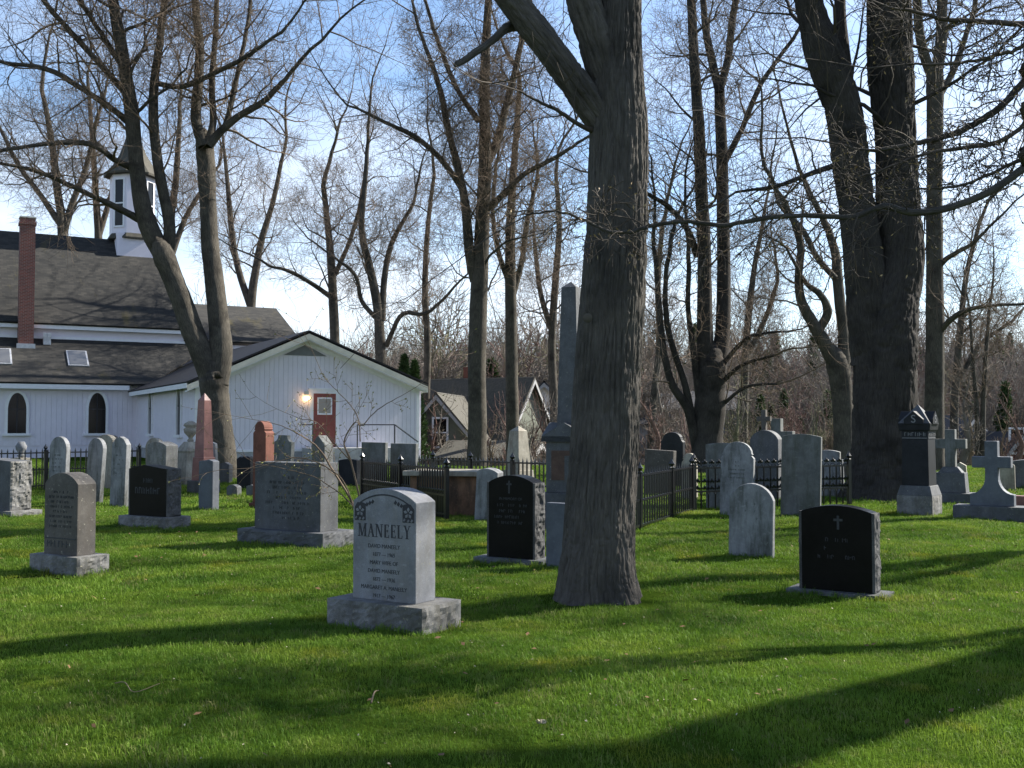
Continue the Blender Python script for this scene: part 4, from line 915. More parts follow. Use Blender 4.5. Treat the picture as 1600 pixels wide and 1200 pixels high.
# big near trunk, forking above
t = Tree(1, .006, .75); d = 9.75
t.stem([(936, 968, 66), (936, 940, 62), (935, 900, 57), (938, 850, 54.5), (940, 800, 53.5), (946, 700, 52), (950, 600, 51), (955, 500, 49.5), (960, 400, 47.5), (964, 300, 45.5), (966, 200, 43), (965, 130, 40), (968, 60, 35), (972, -40, 30), (972, -250, 26), (985, -600, 20), (975, -1000, 12)], d, spr=(9, 3, .8), sub=24, k=380, ln=4.2)
t.stem([(955, 222, 16), (920, 165, 21), (893, 126, 22), (854, 73, 22), (804, 8, 21), (752, -70, 19), (690, -200, 18), (610, -420, 13), (560, -700, 8)], d, -.5, spr=(8, 3, .62), sub=18, k=150, ln=3.6)
t.stem([(958, 160, 20), (938, 90, 26), (921, 35, 27), (905, -20, 25), (870, -200, 20), (850, -500, 14), (860, -800, 9)], d, -.2, spr=(7, 3, .62), sub=16, k=150, ln=3.6)
t.stem([(815, 38, 11), (795, 42, 8.5), (778, 55, 6.5), (750, 78, 5.8), (716, 98, 5.2)], d, -.45, hold=True, sub=4)
t.stem([(935, 208, 5), (905, 195, 3.6), (870, 172, 3), (840, 158, 2.2), (812, 142, 1.6)], d, -.8, spr=(6, 1, .2), ln=.8, tiplev=1)
TA = t.build('old_tree', 'massive ridged grey tree trunk forking high up, standing alone in the grass', (P(935, 665, d).x, d, 0), 'bark_near', 'twig_dark', ridge=(.017, .036), flare=(.42, .26, 5, .8))
# knot on the trunk
kx = P(918, 497, d - .31); MB().lathe([(.04, 0), (.045, .012), (.03, .02), (.012, .024)], 10).obj('knot', 'bark', TA)
o = bpy.data.objects['knot']; o.location = Vector(kx) - TA.location; o.rotation_euler = (math.pi / 2, 0, 0)

# old double trunk on the right
t = Tree(2, .006, .8); d = 23.2
t.stem([(1380, 800, 62), (1380, 778, 58), (1381, 740, 51), (1382, 700, 48.5), (1383, 600, 46.5), (1384, 530, 48), (1392, 470, 42), (1406, 400, 34), (1402, 300, 32), (1398, 200, 32), (1392, 100, 34), (1388, 0, 33), (1384, -150, 29), (1390, -400, 20), (1380, -650, 10)], d, spr=(12, 3, .6), sub=20, k=220, ln=4.6)
t.stem([(1372, 560, 34), (1356, 500, 30), (1350, 420, 29), (1340, 330, 27), (1330, 260, 26.5), (1318, 180, 27), (1297, 110, 28), (1272, 40, 23), (1255, -40, 20), (1235, -200, 17), (1220, -420, 10)], d, -.6, spr=(10, 3, .5), sub=16, k=130, ln=4.4)
t.stem([(1320, 130, 14), (1317, 80, 11), (1312, 0, 9), (1315, -150, 8), (1330, -350, 5)], d, .6, spr=(6, 3, .3), ln=3)
t.stem([(1330, 250, 6), (1270, 270, 4), (1215, 290, 3), (1150, 300, 2)], d, -1.5, spr=(6, 2, .2), ln=2.2, tiplev=2)
t.build('old_tree', 'old thick double-stemmed tree behind the letter S monument', (P(1380, 665, d).x, d, 0), 'bark_dark', 'twig_dark', ridge=(.035, .12), flare=(.35, .5, 4, 2.2))

# slender trunk behind it
t = Tree(3, .006, 1.15); d = 38
t.stem([(1459, 745, 18), (1459, 700, 16), (1460, 600, 14.5), (1461, 500, 14), (1460, 400, 13), (1460, 300, 12), (1461, 200, 12.5), (1461, 120, 13)], d, hold=True, sub=6)
t.stem([(1458, 125, 8), (1440, 70, 7.5), (1433, 0, 7), (1432, -120, 6), (1420, -300, 4)], d, -1, spr=(9, 3, .2), ln=4)
t.stem([(1463, 120, 9), (1471, 60, 9), (1472, 0, 8), (1476, -150, 6), (1480, -320, 4)], d, 1, spr=(9, 3, .2), ln=4)
t.stem([(1462, 160, 6), (1490, 110, 5), (1508, 60, 4.5), (1525, 0, 4), (1540, -100, 3)], d, 1.5, spr=(7, 2, .2), ln=3)
t.stem([(1463, 525, 5), (1485, 500, 4.5), (1510, 485, 3.6), (1545, 478, 3), (1600, 475, 2)], d, -2, spr=(9, 2, .2), ln=2.4, tiplev=2)
t.stem([(1463, 420, 5), (1482, 402, 4), (1520, 380, 3), (1550, 350, 2)], d, -1, spr=(8, 2, .2), ln=2.4, tiplev=2)
t.build('tall_tree', 'slender straight grey tree trunk just behind the old double trunk', (P(1459, 665, d).x, d, 0), 'bark', 'twig', flare=None)

# twin-stem tree in the middle right, with suckers
t = Tree(4, .006, 1.05); d = 36
t.stem([(1103, 752, 32), (1104, 720, 26), (1107, 680, 23.5), (1110, 620, 24), (1111, 575, 23)], d, hold=True, sub=8)
t.stem([(1108, 590, 17), (1102, 540, 13), (1101, 460, 11.5), (1100, 380, 10.5), (1096, 300, 10), (1092, 200, 9), (1085, 100, 8), (1080, 0, 7), (1075, -150, 5)], d, -.8, spr=(16, 3, .3), ln=4)
t.stem([(1118, 590, 15), (1128, 530, 12), (1131, 450, 11), (1130, 350, 10), (1128, 250, 9.5), (1124, 140, 8)], d, .8, spr=(6, 3, .4), hold=True, ln=3.5)
t.stem([(1124, 145, 7), (1105, 60, 6), (1098, 0, 5), (1080, -120, 4)], d, .8, spr=(6, 3, .2), ln=3)
t.stem([(1125, 140, 7), (1138, 90, 6), (1146, 20, 5.5), (1165, -50, 4)], d, .8, spr=(6, 3, .2), ln=3)
t.stem([(1132, 255, 5), (1160, 200, 4.5), (1190, 130, 4), (1240, 60, 3)], d, .5, spr=(8, 2, .2), ln=3)
t.stem([(1090, 400, 6), (1072, 355, 5), (1040, 320, 4), (1005, 300, 3)], d, -1.5, spr=(7, 2, .2), ln=2.5)
for px in ([(1090, 700, 9), (1075, 640, 7), (1050, 600, 6), (1036, 540, 5), (1028, 450, 4), (1020, 370, 3)], [(1088, 690, 8), (1070, 600, 5), (1045, 520, 4.5), (1040, 440, 4), (1052, 360, 3)], [(1095, 640, 7), (1085, 560, 5), (1075, 480, 4), (1076, 400, 3.5), (1070, 320, 2.5)]):
    t.stem(px, d, -1, spr=(9, 2, .3), ln=2.2, tiplev=2)
for px in ([(1125, 600, 4), (1160, 570, 3), (1210, 555, 2)], [(1128, 570, 4), (1165, 530, 3), (1200, 520, 2)], [(1120, 640, 3), (1165, 605, 2.5), (1215, 600, 1.5)]): t.stem(px, d, -1.5, spr=(9, 2, .1), ln=1.8, tiplev=2)
t.build('tall_tree', 'dark twin-stemmed tree with basal shoots behind the railings', (P(1103, 665, d).x, d, 0), 'bark_dark', 'twig')

# crooked tree
t = Tree(5, .006, 1.); d = 33
t.stem([(1322, 752, 22), (1320, 720, 18), (1318, 660, 16), (1314, 600, 17), (1308, 570, 17)], d, hold=True, sub=6)
t.stem([(1310, 580, 12), (1290, 540, 11), (1270, 505, 9), (1252, 470, 7.5), (1248, 430, 6.5), (1251, 385, 6), (1240, 345, 5), (1215, 300, 4), (1195, 260, 3)], d, -.8, spr=(14, 2, .3), ln=2.6)
t.stem([(1280, 515, 7), (1293, 488, 7), (1283, 462, 5.5), (1262, 445, 4)], d, -.4, spr=(5, 2, .5), ln=1.6, tiplev=2)
t.stem([(1318, 590, 12), (1318, 530, 9), (1312, 470, 8.5), (1308, 425, 8), (1305, 395, 7), (1290, 350, 5.5), (1270, 310, 4.5), (1248, 260, 3)], d, .8, spr=(12, 2, .3), ln=2.6)
t.stem([(1305, 435, 5), (1275, 400, 4.5), (1255, 360, 4), (1225, 330, 3)], d, .4, spr=(6, 2, .3), ln=2)
t.build('crooked_tree', 'crooked brown tree with bent limbs beside the old double trunk', (P(1320, 665, d).x, d, 0), 'bark', 'twig')

# forked tree by the church
t = Tree(6, .0055, 1.2); d = 32.2
t.stem([(349, 775, 28), (348, 745, 25), (346, 700, 21.5), (341, 660, 20.5), (336, 620, 21), (333, 590, 22)], d, hold=True, sub=8, k=48)
t.stem([(336, 605, 17), (318, 560, 17), (300, 515, 16.5), (284, 470, 16), (268, 430, 16), (256, 400, 17)], d, -.4, hold=True, sub=6, k=40)
t.stem([(258, 405, 14), (240, 372, 15), (226, 335, 14), (217, 290, 12), (211, 235, 11.5), (206, 180, 11), (197, 120, 10), (187, 60, 9.5), (178, 10, 8.5), (165, -80, 7), (150, -220, 5)], d, -.8, spr=(13, 3, .42), ln=4.2)
t.stem([(256, 405, 10), (264, 380, 9.5), (264, 345, 9), (255, 300, 8.5), (246, 250, 8), (240, 190, 7.5), (241, 130, 7), (249, 70, 6), (256, 10, 5.5), (270, -90, 4)], d, -.2, spr=(11, 3, .35), ln=3.2)
t.stem([(338, 600, 17), (345, 550, 17.5), (342, 500, 16), (335, 440, 14.5), (328, 380, 14), (325, 320, 13), (323, 270, 13.5), (320, 225, 14)], d, .6, hold=True, sub=6, k=40)
t.stem([(318, 230, 9), (306, 185, 8), (310, 130, 7.5), (312, 70, 7), (305, 10, 6), (295, -100, 5)], d, .6, spr=(10, 3, .2), ln=3.2)
t.stem([(324, 228, 7), (333, 190, 5.5), (331, 130, 5), (336, 60, 4.5), (340, -40, 3.5)], d, 1.2, spr=(8, 2, .2), ln=2.6)
t.stem([(326, 228, 8), (345, 205, 6.5), (375, 180, 5.5), (410, 160, 4.8), (440, 130, 4), (470, 95, 3)], d, .3, spr=(11, 2, .2), ln=2.6)
t.stem([(328, 224, 6), (352, 195, 4.5), (370, 120, 4), (388, 30, 3.4), (395, -60, 2.5)], d, 1.5, spr=(10, 2, .2), ln=2.4)
t.stem([(205, 195, 6), (175, 170, 5), (130, 140, 4.5), (80, 110, 4), (20, 100, 3), (-40, 90, 2)], d, -2.5, spr=(14, 2, .15), ln=2.8)
t.stem([(213, 265, 6), (180, 250, 5), (140, 225, 4.5), (70, 225, 3.6), (0, 235, 2.6)], d, -3, spr=(14, 2, .15), ln=2.6)
t.stem([(222, 345, 6.5), (170, 318, 5), (110, 290, 4), (60, 268, 3.4), (0, 255, 2.5)], d, -3, spr=(13, 2, .2), ln=2.4)
t.stem([(200, 150, 6), (165, 110, 5), (120, 60, 4.5), (75, 10, 4), (30, -50, 3)], d, -2, spr=(13, 2, .15), ln=2.8)
t.stem([(243, 130, 4.5), (285, 135, 4), (340, 112, 3.6), (390, 85, 3.2), (440, 50, 2.6)], d, -1.4, spr=(12, 2, .2), ln=2.4)
t.stem([(195, 110, 5), (150, 40, 4), (110, -20, 3.4)], d, -1, spr=(9, 2, .15), ln=2.6)
t.build('forked_tree', 'forked tree with widespread bare limbs in front of the white church gable', (P(347, 665, d).x, d, 0), 'bark', 'twig', ridge=(.012, .07), flare=(.2, .4, 4, 1))

# tree in the centre
t = Tree(7, .0065, 1.25); d = 43
t.stem([(744, 755, 20), (745, 720, 16), (746, 650, 14.5), (745, 570, 14.5), (747, 500, 14), (749, 440, 13.5), (752, 380, 12), (756, 310, 11), (758, 240, 10), (757, 150, 8.5), (760, 60, 7), (765, -40, 5)], d, spr=(18, 3, .4), sub=6, ln=4.2)
t.stem([(742, 440, 8), (733, 390, 8), (727, 320, 7), (715, 260, 6), (700, 200, 5), (685, 130, 4), (660, 60, 3)], d, -1, spr=(13, 3, .25), ln=3)
t.stem([(725, 300, 5), (690, 250, 4.5), (650, 215, 4), (600, 190, 3), (560, 170, 2)], d, -1.5, spr=(11, 2, .2), ln=2.6)
t.stem([(752, 270, 7), (775, 225, 7), (790, 170, 6), (805, 110, 5), (820, 40, 4)], d, 1, spr=(12, 3, .2), ln=3)
t.stem([(758, 330, 5), (790, 300, 5), (822, 270, 4), (870, 245, 3.4), (900, 225, 2.5)], d, -1, spr=(10, 2, .2), ln=2.4)
t.stem([(748, 190, 5), (715, 140, 4), (690, 80, 3.6), (670, 20, 3)], d, .5, spr=(9, 2, .2), ln=2.4)
t.build('tall_tree', 'tall upright tree with sweeping crown behind the picket fence', (P(744, 665, d).x, d, tz(P(744, 665, d).x, d)), 'bark', 'twig', flare=None)
t = Tree(8, .0065, 1.2); d = 47
t.stem([(801, 760, 13), (801, 700, 10.5), (800, 620, 10), (799, 540, 9.5), (798, 450, 9), (797, 380, 8), (800, 300, 6.5), (806, 220, 5), (812, 140, 4)], d, spr=(15, 3, .5), sub=5, ln=3.4)
t.stem([(802, 460, 5), (815, 410, 4.5), (825, 340, 4), (840, 280, 3)], d, 1, spr=(9, 2, .2), ln=2.4)
t.stem([(794, 440, 4), (778, 390, 4), (770, 330, 3.4), (775, 260, 2.6)], d, -1, spr=(9, 2, .2), ln=2.4)
t.build('tall_tree', 'thinner straight tree rising behind the short obelisk', (P(801, 665, d).x, d, tz(P(801, 665, d).x, d)), 'bark', 'twig')
# trees behind the annex roof
def bgtree(seed, label, d, stems, name='bare_tree', twig='twig', dens=1.15, bark='bark', base=None):
    t = Tree(seed, .008, dens); g0 = None
    for st in stems: t.stem(st[0], d, st[1], spr=st[2], ln=st[3], sub=4, tiplev=st[4] if len(st) > 4 else 3)
    x0 = stems[0][0][0][0]; q = P(x0, 665, d); return t.build(name, label, (q.x, d, tz(q.x, d)), bark, twig, group='bare trees behind the church')
bgtree(9, 'bare grey tree with spreading limbs rising behind the apex of the church annex', 63, [([(528, 720, 9), (525, 600, 8), (522, 500, 7.5), (518, 420, 6.5), (512, 350, 5), (505, 290, 4)], 0, (13, 3, .45), 4.2), ([(518, 465, 4), (490, 445, 3.6), (455, 425, 3), (420, 415, 2)], -2, (8, 2, .2), 2.8, 2), ([(523, 430, 4), (545, 380, 3.5), (560, 330, 3), (570, 270, 2)], 1, (9, 2, .2), 3, 2)])
bgtree(10, 'bare forked tree rising behind the falling roof edge of the church annex', 60, [([(600, 720, 9), (598, 620, 9), (594, 540, 8.5), (590, 480, 7.5), (578, 420, 6.5), (565, 360, 5), (570, 290, 4), (575, 220, 3)], 0, (13, 3, .45), 4.2), ([(598, 500, 5), (600, 440, 5), (612, 380, 4), (640, 330, 3)], 1, (9, 3, .2), 3), ([(604, 540, 4), (612, 520, 3.6), (630, 490, 3.6), (665, 490, 3), (700, 460, 2.4)], -2, (8, 2, .2), 2.2, 2), ([(590, 500, 4), (565, 470, 3.4), (555, 430, 3), (520, 400, 2)], -1, (8, 2, .2), 2.6, 2)])
bgtree(12, 'bare tree with upswept limbs rising behind the low chancel roof', 74, [([(390, 720, 10), (390, 560, 8), (393, 470, 7), (400, 420, 6), (410, 370, 5), (428, 310, 4), (440, 250, 3)], 0, (12, 3, .4), 5), ([(392, 480, 6), (372, 420, 5), (362, 360, 4.5), (356, 290, 3.5), (350, 230, 2.5)], 1, (12, 3, .2), 4.5)])
bgtree(13, 'bare tree rising behind the nave roof beside the brick chimney', 82, [([(100, 720, 10), (98, 500, 9), (97, 360, 7), (90, 300, 6), (82, 230, 5), (70, 160, 3.6)], 0, (14, 3, .55), 5.5, 3), ([(98, 370, 6), (112, 320, 5), (135, 260, 4), (150, 190, 3)], 1, (10, 3, .2), 5), ([(94, 350, 5), (60, 300, 4), (30, 260, 3.4), (0, 200, 2.5)], -1, (9, 3, .2), 4.5)])
bgtree(14, 'bare tree showing between the belfry and the nave ridge', 86, [([(150, 720, 9), (152, 500, 8), (154, 380, 6), (150, 310, 5), (146, 240, 4), (140, 160, 3)], 0, (13, 3, .6), 5), ([(154, 370, 5), (175, 300, 4), (195, 230, 3)], 1, (8, 3, .2), 4)], dens=.9)
bgtree(15, 'bare tree standing behind the belfry on the valley side', 80, [([(270, 720, 9), (270, 520, 8), (268, 420, 7), (266, 350, 6), (275, 280, 5), (280, 200, 3.6)], 0, (13, 3, .5), 5), ([(268, 400, 5), (290, 340, 4), (320, 290, 3)], 1, (9, 3, .2), 4)])
bgtree(16, 'thin bare tree between the centre trees and the church annex', 66, [([(668, 750, 7), (666, 640, 6), (668, 540, 5.5), (664, 450, 5), (668, 360, 4), (676, 290, 3)], 0, (12, 3, .4), 4)])
bgtree(17, 'bare tree on the valley edge behind the tall obelisk', 64, [([(868, 760, 8), (866, 640, 7), (862, 540, 6), (868, 440, 5.5), (874, 350, 4.5), (868, 270, 3)], 0, (14, 3, .4), 4.2), ([(864, 520, 5), (845, 460, 4), (835, 380, 3)], -1, (8, 3, .2), 3.4)])
bgtree(18, 'bare tree on the valley edge between the railings and the twin-stemmed tree', 60, [([(1160, 760, 8), (1162, 640, 7), (1166, 540, 6), (1172, 470, 5), (1180, 410, 4), (1190, 360, 3)], 0, (14, 3, .35), 3.8), ([(1165, 560, 5), (1195, 500, 4), (1215, 440, 3)], 1, (9, 3, .2), 3)])
bgtree(19, 'slim bare sapling beyond the big stone cross', 52, [([(1535, 760, 5), (1536, 640, 4), (1540, 560, 3.4), (1546, 480, 2.6)], 0, (12, 2, .3), 2.6, 2), ([(1528, 750, 4), (1526, 640, 3.4), (1520, 560, 2.6), (1516, 500, 2)], 0, (10, 2, .3), 2.4, 2)], name='sapling')
bgtree(20, 'bare tree at the valley edge behind the slender grey trunk', 58, [([(1490, 760, 7), (1492, 620, 6), (1500, 520, 5), (1510, 430, 4), (1530, 350, 3)], 0, (13, 3, .4), 3.8), ([(1494, 600, 4), (1530, 540, 3.4), (1570, 510, 2.6)], 1, (9, 3, .2), 3)])
bgtree(21, 'bare tree just outside the railings near the tall dark tablet', 55, [([(1015, 760, 7), (1020, 640, 6), (1030, 540, 5), (1028, 440, 4.5), (1035, 350, 3.4)], 0, (13, 3, .4), 3.6)])

# the great tree beside the viewer, out of frame: its limbs reach in and its trunk shades the lawn
t = Tree(22, .0045, .9, tips=True)
J = Vector((10.3, 12.7, 0))
jt = lambda z, r_, dx=0., dy=0.: (J.x + .05 * z + dx, J.y - .3 * z + dy, z, r_)          # a point up the leaning trunk
t.stem3([jt(-.2, .62), jt(.5, .52), jt(3, .46), jt(6, .41), jt(9, .35), jt(12.5, .26)], hold=True, sub=8, k=60)
t.stem3([jt(8.6, .17), (J.x + 1., J.y - 1.2, 11, .14), (J.x + 2., J.y - .2, 13, .1), (J.x + 2.8, J.y + .8, 15, .07)], spr=(13, 3, .1), ln=3.)
t.stem3([jt(12, .24), jt(14, .2, .8, .6), jt(17, .12, 1.4, 1.2), jt(20, .06, 1.5, 1.5)], spr=(7, 3, .2), ln=4.)
t.stem3([jt(10, .2), jt(11.6, .16, .6, -1.2), jt(13.6, .1, 1.2, -2.4), jt(15.4, .06, 1.6, -3.4)], spr=(7, 3, .3), ln=3.)
def limb(px, d, r0, spr, lmul=.55, ln=1.3, dd=0., lev=1):
    p0 = P(px[0][0], px[0][1], d); mid = (J + Vector((.2, -.9, 0))).lerp(Vector((p0.x, p0.y, 0)), .5)
    zj = p0.z * .75 + 1.3
    c_ = [jt(zj - .2, r0 * 1.7), (mid.x, mid.y, (zj + p0.z) / 2 + .35, r0 * 1.25)]
    for i, (x, y, hw) in enumerate(px):
        de = d + dd * i / len(px); q = P(x, y, de); c_.append((q.x, q.y, q.z, hw * de / F))
    t.stem3(c_, spr=spr, sub=6, up=-.05, ln=ln, lmul=lmul, tiplev=1)
limb([(1640, 225, 7.2), (1600, 262, 6.8), (1545, 300, 6.2), (1480, 325, 5.6), (1425, 332, 5.2), (1380, 322, 5), (1335, 338, 4.6), (1270, 337, 4.1), (1200, 340, 3.8), (1130, 352, 3.5), (1075, 346, 3.2), (1020, 352, 3.4), (985, 362, 3), (945, 360, 2.6), (915, 345, 2.2), (870, 330, 1.7), (825, 335, 1.3)], 8.6, .036, (32, 2, .3), .6, 1.0)
limb([(1640, 95, 6.5), (1600, 128, 6), (1565, 165, 5.8), (1520, 195, 5.4), (1470, 215, 5), (1420, 226, 3.8), (1360, 235, 2.6), (1320, 228, 1.8)], 9.4, .030, (16, 2, .3), .6, 1.1)
limb([(1640, 150, 4.4), (1600, 195, 4), (1560, 222, 3.8), (1500, 232, 3.2), (1440, 242, 2.6), (1380, 265, 2), (1330, 280, 1.4)], 9.0, .024, (16, 2, .3), .6, 1.0)
limb([(1640, 40, 5), (1600, 38, 4.6), (1540, 34, 4), (1480, 30, 3.4), (1430, 18, 2.6), (1390, 12, 1.8)], 9.2, .024, (15, 2, .3), .6, 1.1)
limb([(1650, 250, 3.6), (1600, 248, 3.2), (1555, 268, 2.8), (1500, 290, 2.2), (1440, 295, 1.6)], 8.8, .018, (16, 2, .3), .6, .9)
limb([(1650, 20, 4), (1600, 70, 3.6), (1560, 85, 3), (1500, 98, 2.4), (1420, 100, 1.8)], 8.9, .018, (18, 2, .3), .6, 1.1)
t.build('great_tree', 'great budding tree whose long low limbs reach across the old double trunk', tuple(J), 'bark_near', 'twig_dark', ridge=(.02, .07), flare=(.2, .4, 5, 0), budmat='bud', budn=1, buds=.032, budp=.28)

# two more trees beyond the right edge: their trunks stripe the lawn
for sd, (x_, y_), ln_, lab in ((24, (12.6, 20.9), .25, 'tall bare tree outside the view beside the stone crosses'), (25, (12.6, 16.4), .3, 'tall bare tree outside the view near the great budding tree')):
    t = Tree(sd, .008, .8)
    t.stem3([(x_, y_, -.2, ln_ * 1.3), (x_, y_, .5, ln_), (x_ + .1, y_ - .1, 4, ln_ * .9), (x_ + .3, y_, 8, ln_ * .75), (x_ + .9, y_ + .2, 12, ln_ * .5), (x_ + 1.3, y_ + .2, 15, ln_ * .25)], spr=(9, 3, .5), ln=3.2)
    t.stem3([(x_ + .1, y_, 5.5, ln_ * .5), (x_ + 1.2, y_ - .2, 8, ln_ * .42), (x_ + 2.2, y_ - .3, 11, ln_ * .25)], spr=(6, 3, .3), ln=2.8)
    t.build('tall_tree', lab, (x_, y_, 0), 'bark', 'twig', flare=None)

# budding shrub by the wide block stone
t = Tree(23, .003, 1., tips=True); d = 13.1
thin_ = lambda px: [(x, y, hw * .62) for x, y, hw in px]
for px, dd in (([(566, 815, 3.2), (545, 775, 3), (520, 735, 2.6), (497, 700, 2.2), (470, 680, 1.6), (440, 665, 1)], .2), ([(568, 815, 3), (560, 770, 2.6), (548, 720, 2.4), (538, 690, 2), (555, 660, 1.7), (566, 665, 1.4), (590, 640, 1.2), (628, 618, .8)], -.1), ([(555, 800, 2.4), (535, 750, 2), (500, 725, 1.8), (465, 715, 1.5), (430, 722, 1)], -.2), ([(563, 690, 1.6), (560, 655, 1.6), (545, 630, 1.3), (525, 610, 1.1), (505, 588, .7)], .1), ([(548, 720, 2), (520, 690, 1.6), (495, 660, 1.2), (470, 655, .8)], .3), ([(560, 800, 2), (530, 770, 1.8), (490, 745, 1.4), (455, 735, 1)], -.3)):
    t.stem(thin_(px), d, dd, spr=(6, 1, .25), ln=.62, up=.05, tiplev=1, lmul=.8)
t.build('budding_shrub', 'thin arching shrub with small yellow-green buds beside the wide block headstone', (P(566, 665, d).x, d, 0), 'bark', 'twig', cat='shrub', budmat='young_leaf', budn=2, buds=.032)

# conifers beyond the annex
def conifer(label, x, yt, d, wd, seed):
    q = P(x, yt, d); z0 = tz(q.x, d); H_ = q.z - z0; T = thing('conifer', label, 'tree', (q.x, d, z0), group='conifers beyond the church')
    MB().lathe([(.12, 0), (.1, H_ * .5), (.02, H_ * .97)], 6).obj('trunk', 'bark', T)
    g = np.random.default_rng(seed); n_ = 5000; t = g.random(n_) ** .8; a = g.random(n_) * 6.283; rr = wd * (1 - t) ** .75 * np.sqrt(g.random(n_)) * (1 + .25 * np.sin(a * 3 + t * 20)); c_ = np.stack([rr * np.cos(a), rr * np.sin(a), .4 + t * (H_ - .4)], -1)
    u_ = g.normal(size=(n_, 3)) * .5 + np.stack([np.cos(a), np.sin(a), np.ones(n_)], -1) * .7; u_ /= np.linalg.norm(u_, axis=1, keepdims=True); v_ = np.cross(u_, g.normal(size=(n_, 3))); v_ /= np.linalg.norm(v_, axis=1, keepdims=True)
    l_ = .22 * (.6 + .8 * g.random((n_, 1))); vv = np.stack([c_ - v_ * l_ * .25, c_ + v_ * l_ * .25, c_ + u_ * l_], 1).reshape(-1, 3)
    link('crown', npmesh('crown', vv, tris=np.arange(n_ * 3).reshape(-1, 3), smooth=False), 'conifer', T)
conifer('small dark green conifer with the taller tip behind the church annex eave', 632, 557, 60, .9, 1)
conifer('small dark green conifer with the lower tip behind the church annex eave', 648, 566, 58, .8, 2)

# ------------------------------------------------------------------ houses in the valley
def house(label, x, d, w_, dp, eave_y, ridge_y, rotz, wall, roof, wins=(), chim=None, dormer=None):
    """w_ = gable width facing local -y, dp = length; eave and ridge given by the pixel rows they show at"""
    q = P(x, 665, d); z0 = tz(q.x, d) - .3; ze = P(x, eave_y, d).z - z0; zr_ = P(x, ridge_y, d).z - z0; a = w_ / 2
    T = thing('house', label, 'house', (q.x, q.y, z0), rotz)
    MB().prism([(-a, 0), (a, 0), (a, ze), (0, zr_ - .08), (-a, ze)], 0, dp).obj('wall', wall, T)
    s = (zr_ - ze) / a
    for sg in (-1, 1):
        MB().slab([(0, -.4, zr_ + .06), (sg * (a + .4), -.4, ze - .4 * s + .06), (sg * (a + .4), dp + .4, ze - .4 * s + .06), (0, dp + .4, zr_ + .06)][::sg], .12 * 1).obj('roof', roof, T)
        MB().prism([(0, zr_ - .42), (sg * (a + .4), ze - .4 * s - .36), (sg * (a + .4), ze - .4 * s - .1), (0, zr_ - .12)][::-sg], -.43, -.38).obj('rake_board', 'faded_trim', T)
    for (u_, z_, ww, hh) in wins:
        f = MB()
        for bx in ((-ww / 2 - .12, -ww / 2, -.12, hh + .12), (ww / 2, ww / 2 + .12, -.12, hh + .12), (-ww / 2, ww / 2, -.12, 0), (-ww / 2, ww / 2, hh, hh + .12), (-ww / 2, ww / 2, hh / 2 - .04, hh / 2 + .04)): f.box(bx[0], bx[1], -.06, 0, bx[2], bx[3])
        o = f.obj('window', 'white_trim', T, loc=(u_, 0, z_)); MB().box(-ww / 2, ww / 2, -.02, 0, 0, hh).obj('pane', 'glass_dark', o)
    if chim: MB().box(chim[0] - .35, chim[0] + .35, chim[1], chim[1] + .7, ze, zr_ + chim[2]).obj('chimney', 'sandstone_red', T)
    if dormer:
        u_, y_, zz_ = dormer; hw = .9
        dm = MB().prism([(-hw, 0), (hw, 0), (hw, 1.5), (0, 2.4), (-hw, 1.5)], 0, 2.6).obj('dormer', 'white_trim', T); dm.location = (u_, y_, zz_); dm.rotation_euler = (0, 0, R(90) if u_ > 0 else R(-90))
        MB().slab([(0, -.2, 2.52), (-1.15, -.2, 1.34), (-1.15, 2.7, 1.34), (0, 2.7, 2.52)], -.1).slab([(1.15, -.2, 1.34), (0, -.2, 2.52), (0, 2.7, 2.52), (1.15, 2.7, 1.34)], -.1).obj('dormer_roof', roof, dm)
        MB().box(-.4, .4, -.03, 0, .35, 1.5).obj('pane', 'glass_dark', dm)
house('grey-green gabled house with white rake boards beyond the church annex', 683, 66, 4.6, 9, 682, 614, R(-8) - math.atan2(P(683, 665, 66).x, 66) * 0, 'house_green', 'roof_brown', wins=((.2, 3.6, .8, 1.7),))
house('dark-roofed house half hidden behind the centre tree trunks', 786, 84, 7, 8, 640, 598, R(10), 'house_grey', 'roof_dark', wins=((-1.2, 3.4, .9, 1.4),))
house('brown-roofed house with white dormer and brick chimney beyond the obelisks', 828, 74, 8.6, 11, 700, 590, R(62), 'house_green', 'roof_brown', chim=(.8, 5., .9), dormer=(-3.6, 4.5, 6.2) if False else None, wins=((-1.5, 3, .9, 1.5), (1.5, 3, .9, 1.5)))
house('small white-fronted dormer house under the far wood', 850, 79, 3.0, 5, 627, 596, R(0), 'white_trim', 'roof_dark', wins=((0, 6.2, .8, 1.2),))
house('low pale house whose white roof edge shows below the brown-roofed house', 836, 62, 5, 5, 712, 690, R(75), 'house_grey', 'roof_brown')
house('dark-roofed house with white-trimmed gable beyond the big stone cross', 1588, 56, 4.2, 9, 740, 676, R(16), 'sandstone_red', 'roof_dark', wins=((0, 2.6, .8, 1.2),))
house('pale blue house seen through saplings beyond the letter S monument', 1517, 78, 5, 8, 690, 650, R(30), 'house_blue', 'roof_dark', wins=((-1, 3, .8, 1.3), (1, 3, .8, 1.3)))
house('long blue-grey house faint among the far trees behind the hoop fence', 1150, 105, 9, 24, 640, 612, R(80), 'house_blue', 'roof_dark', wins=((-2, 3, 1, 1.5), (2, 3, 1, 1.5)))
house('blue-grey house faint among the far trees beside the tall dark tablet', 1030, 95, 7, 12, 660, 630, R(70), 'house_grey', 'roof_dark', wins=((-1.5, 2.5, 1, 1.5), (1.5, 2.5, 1, 1.5)))

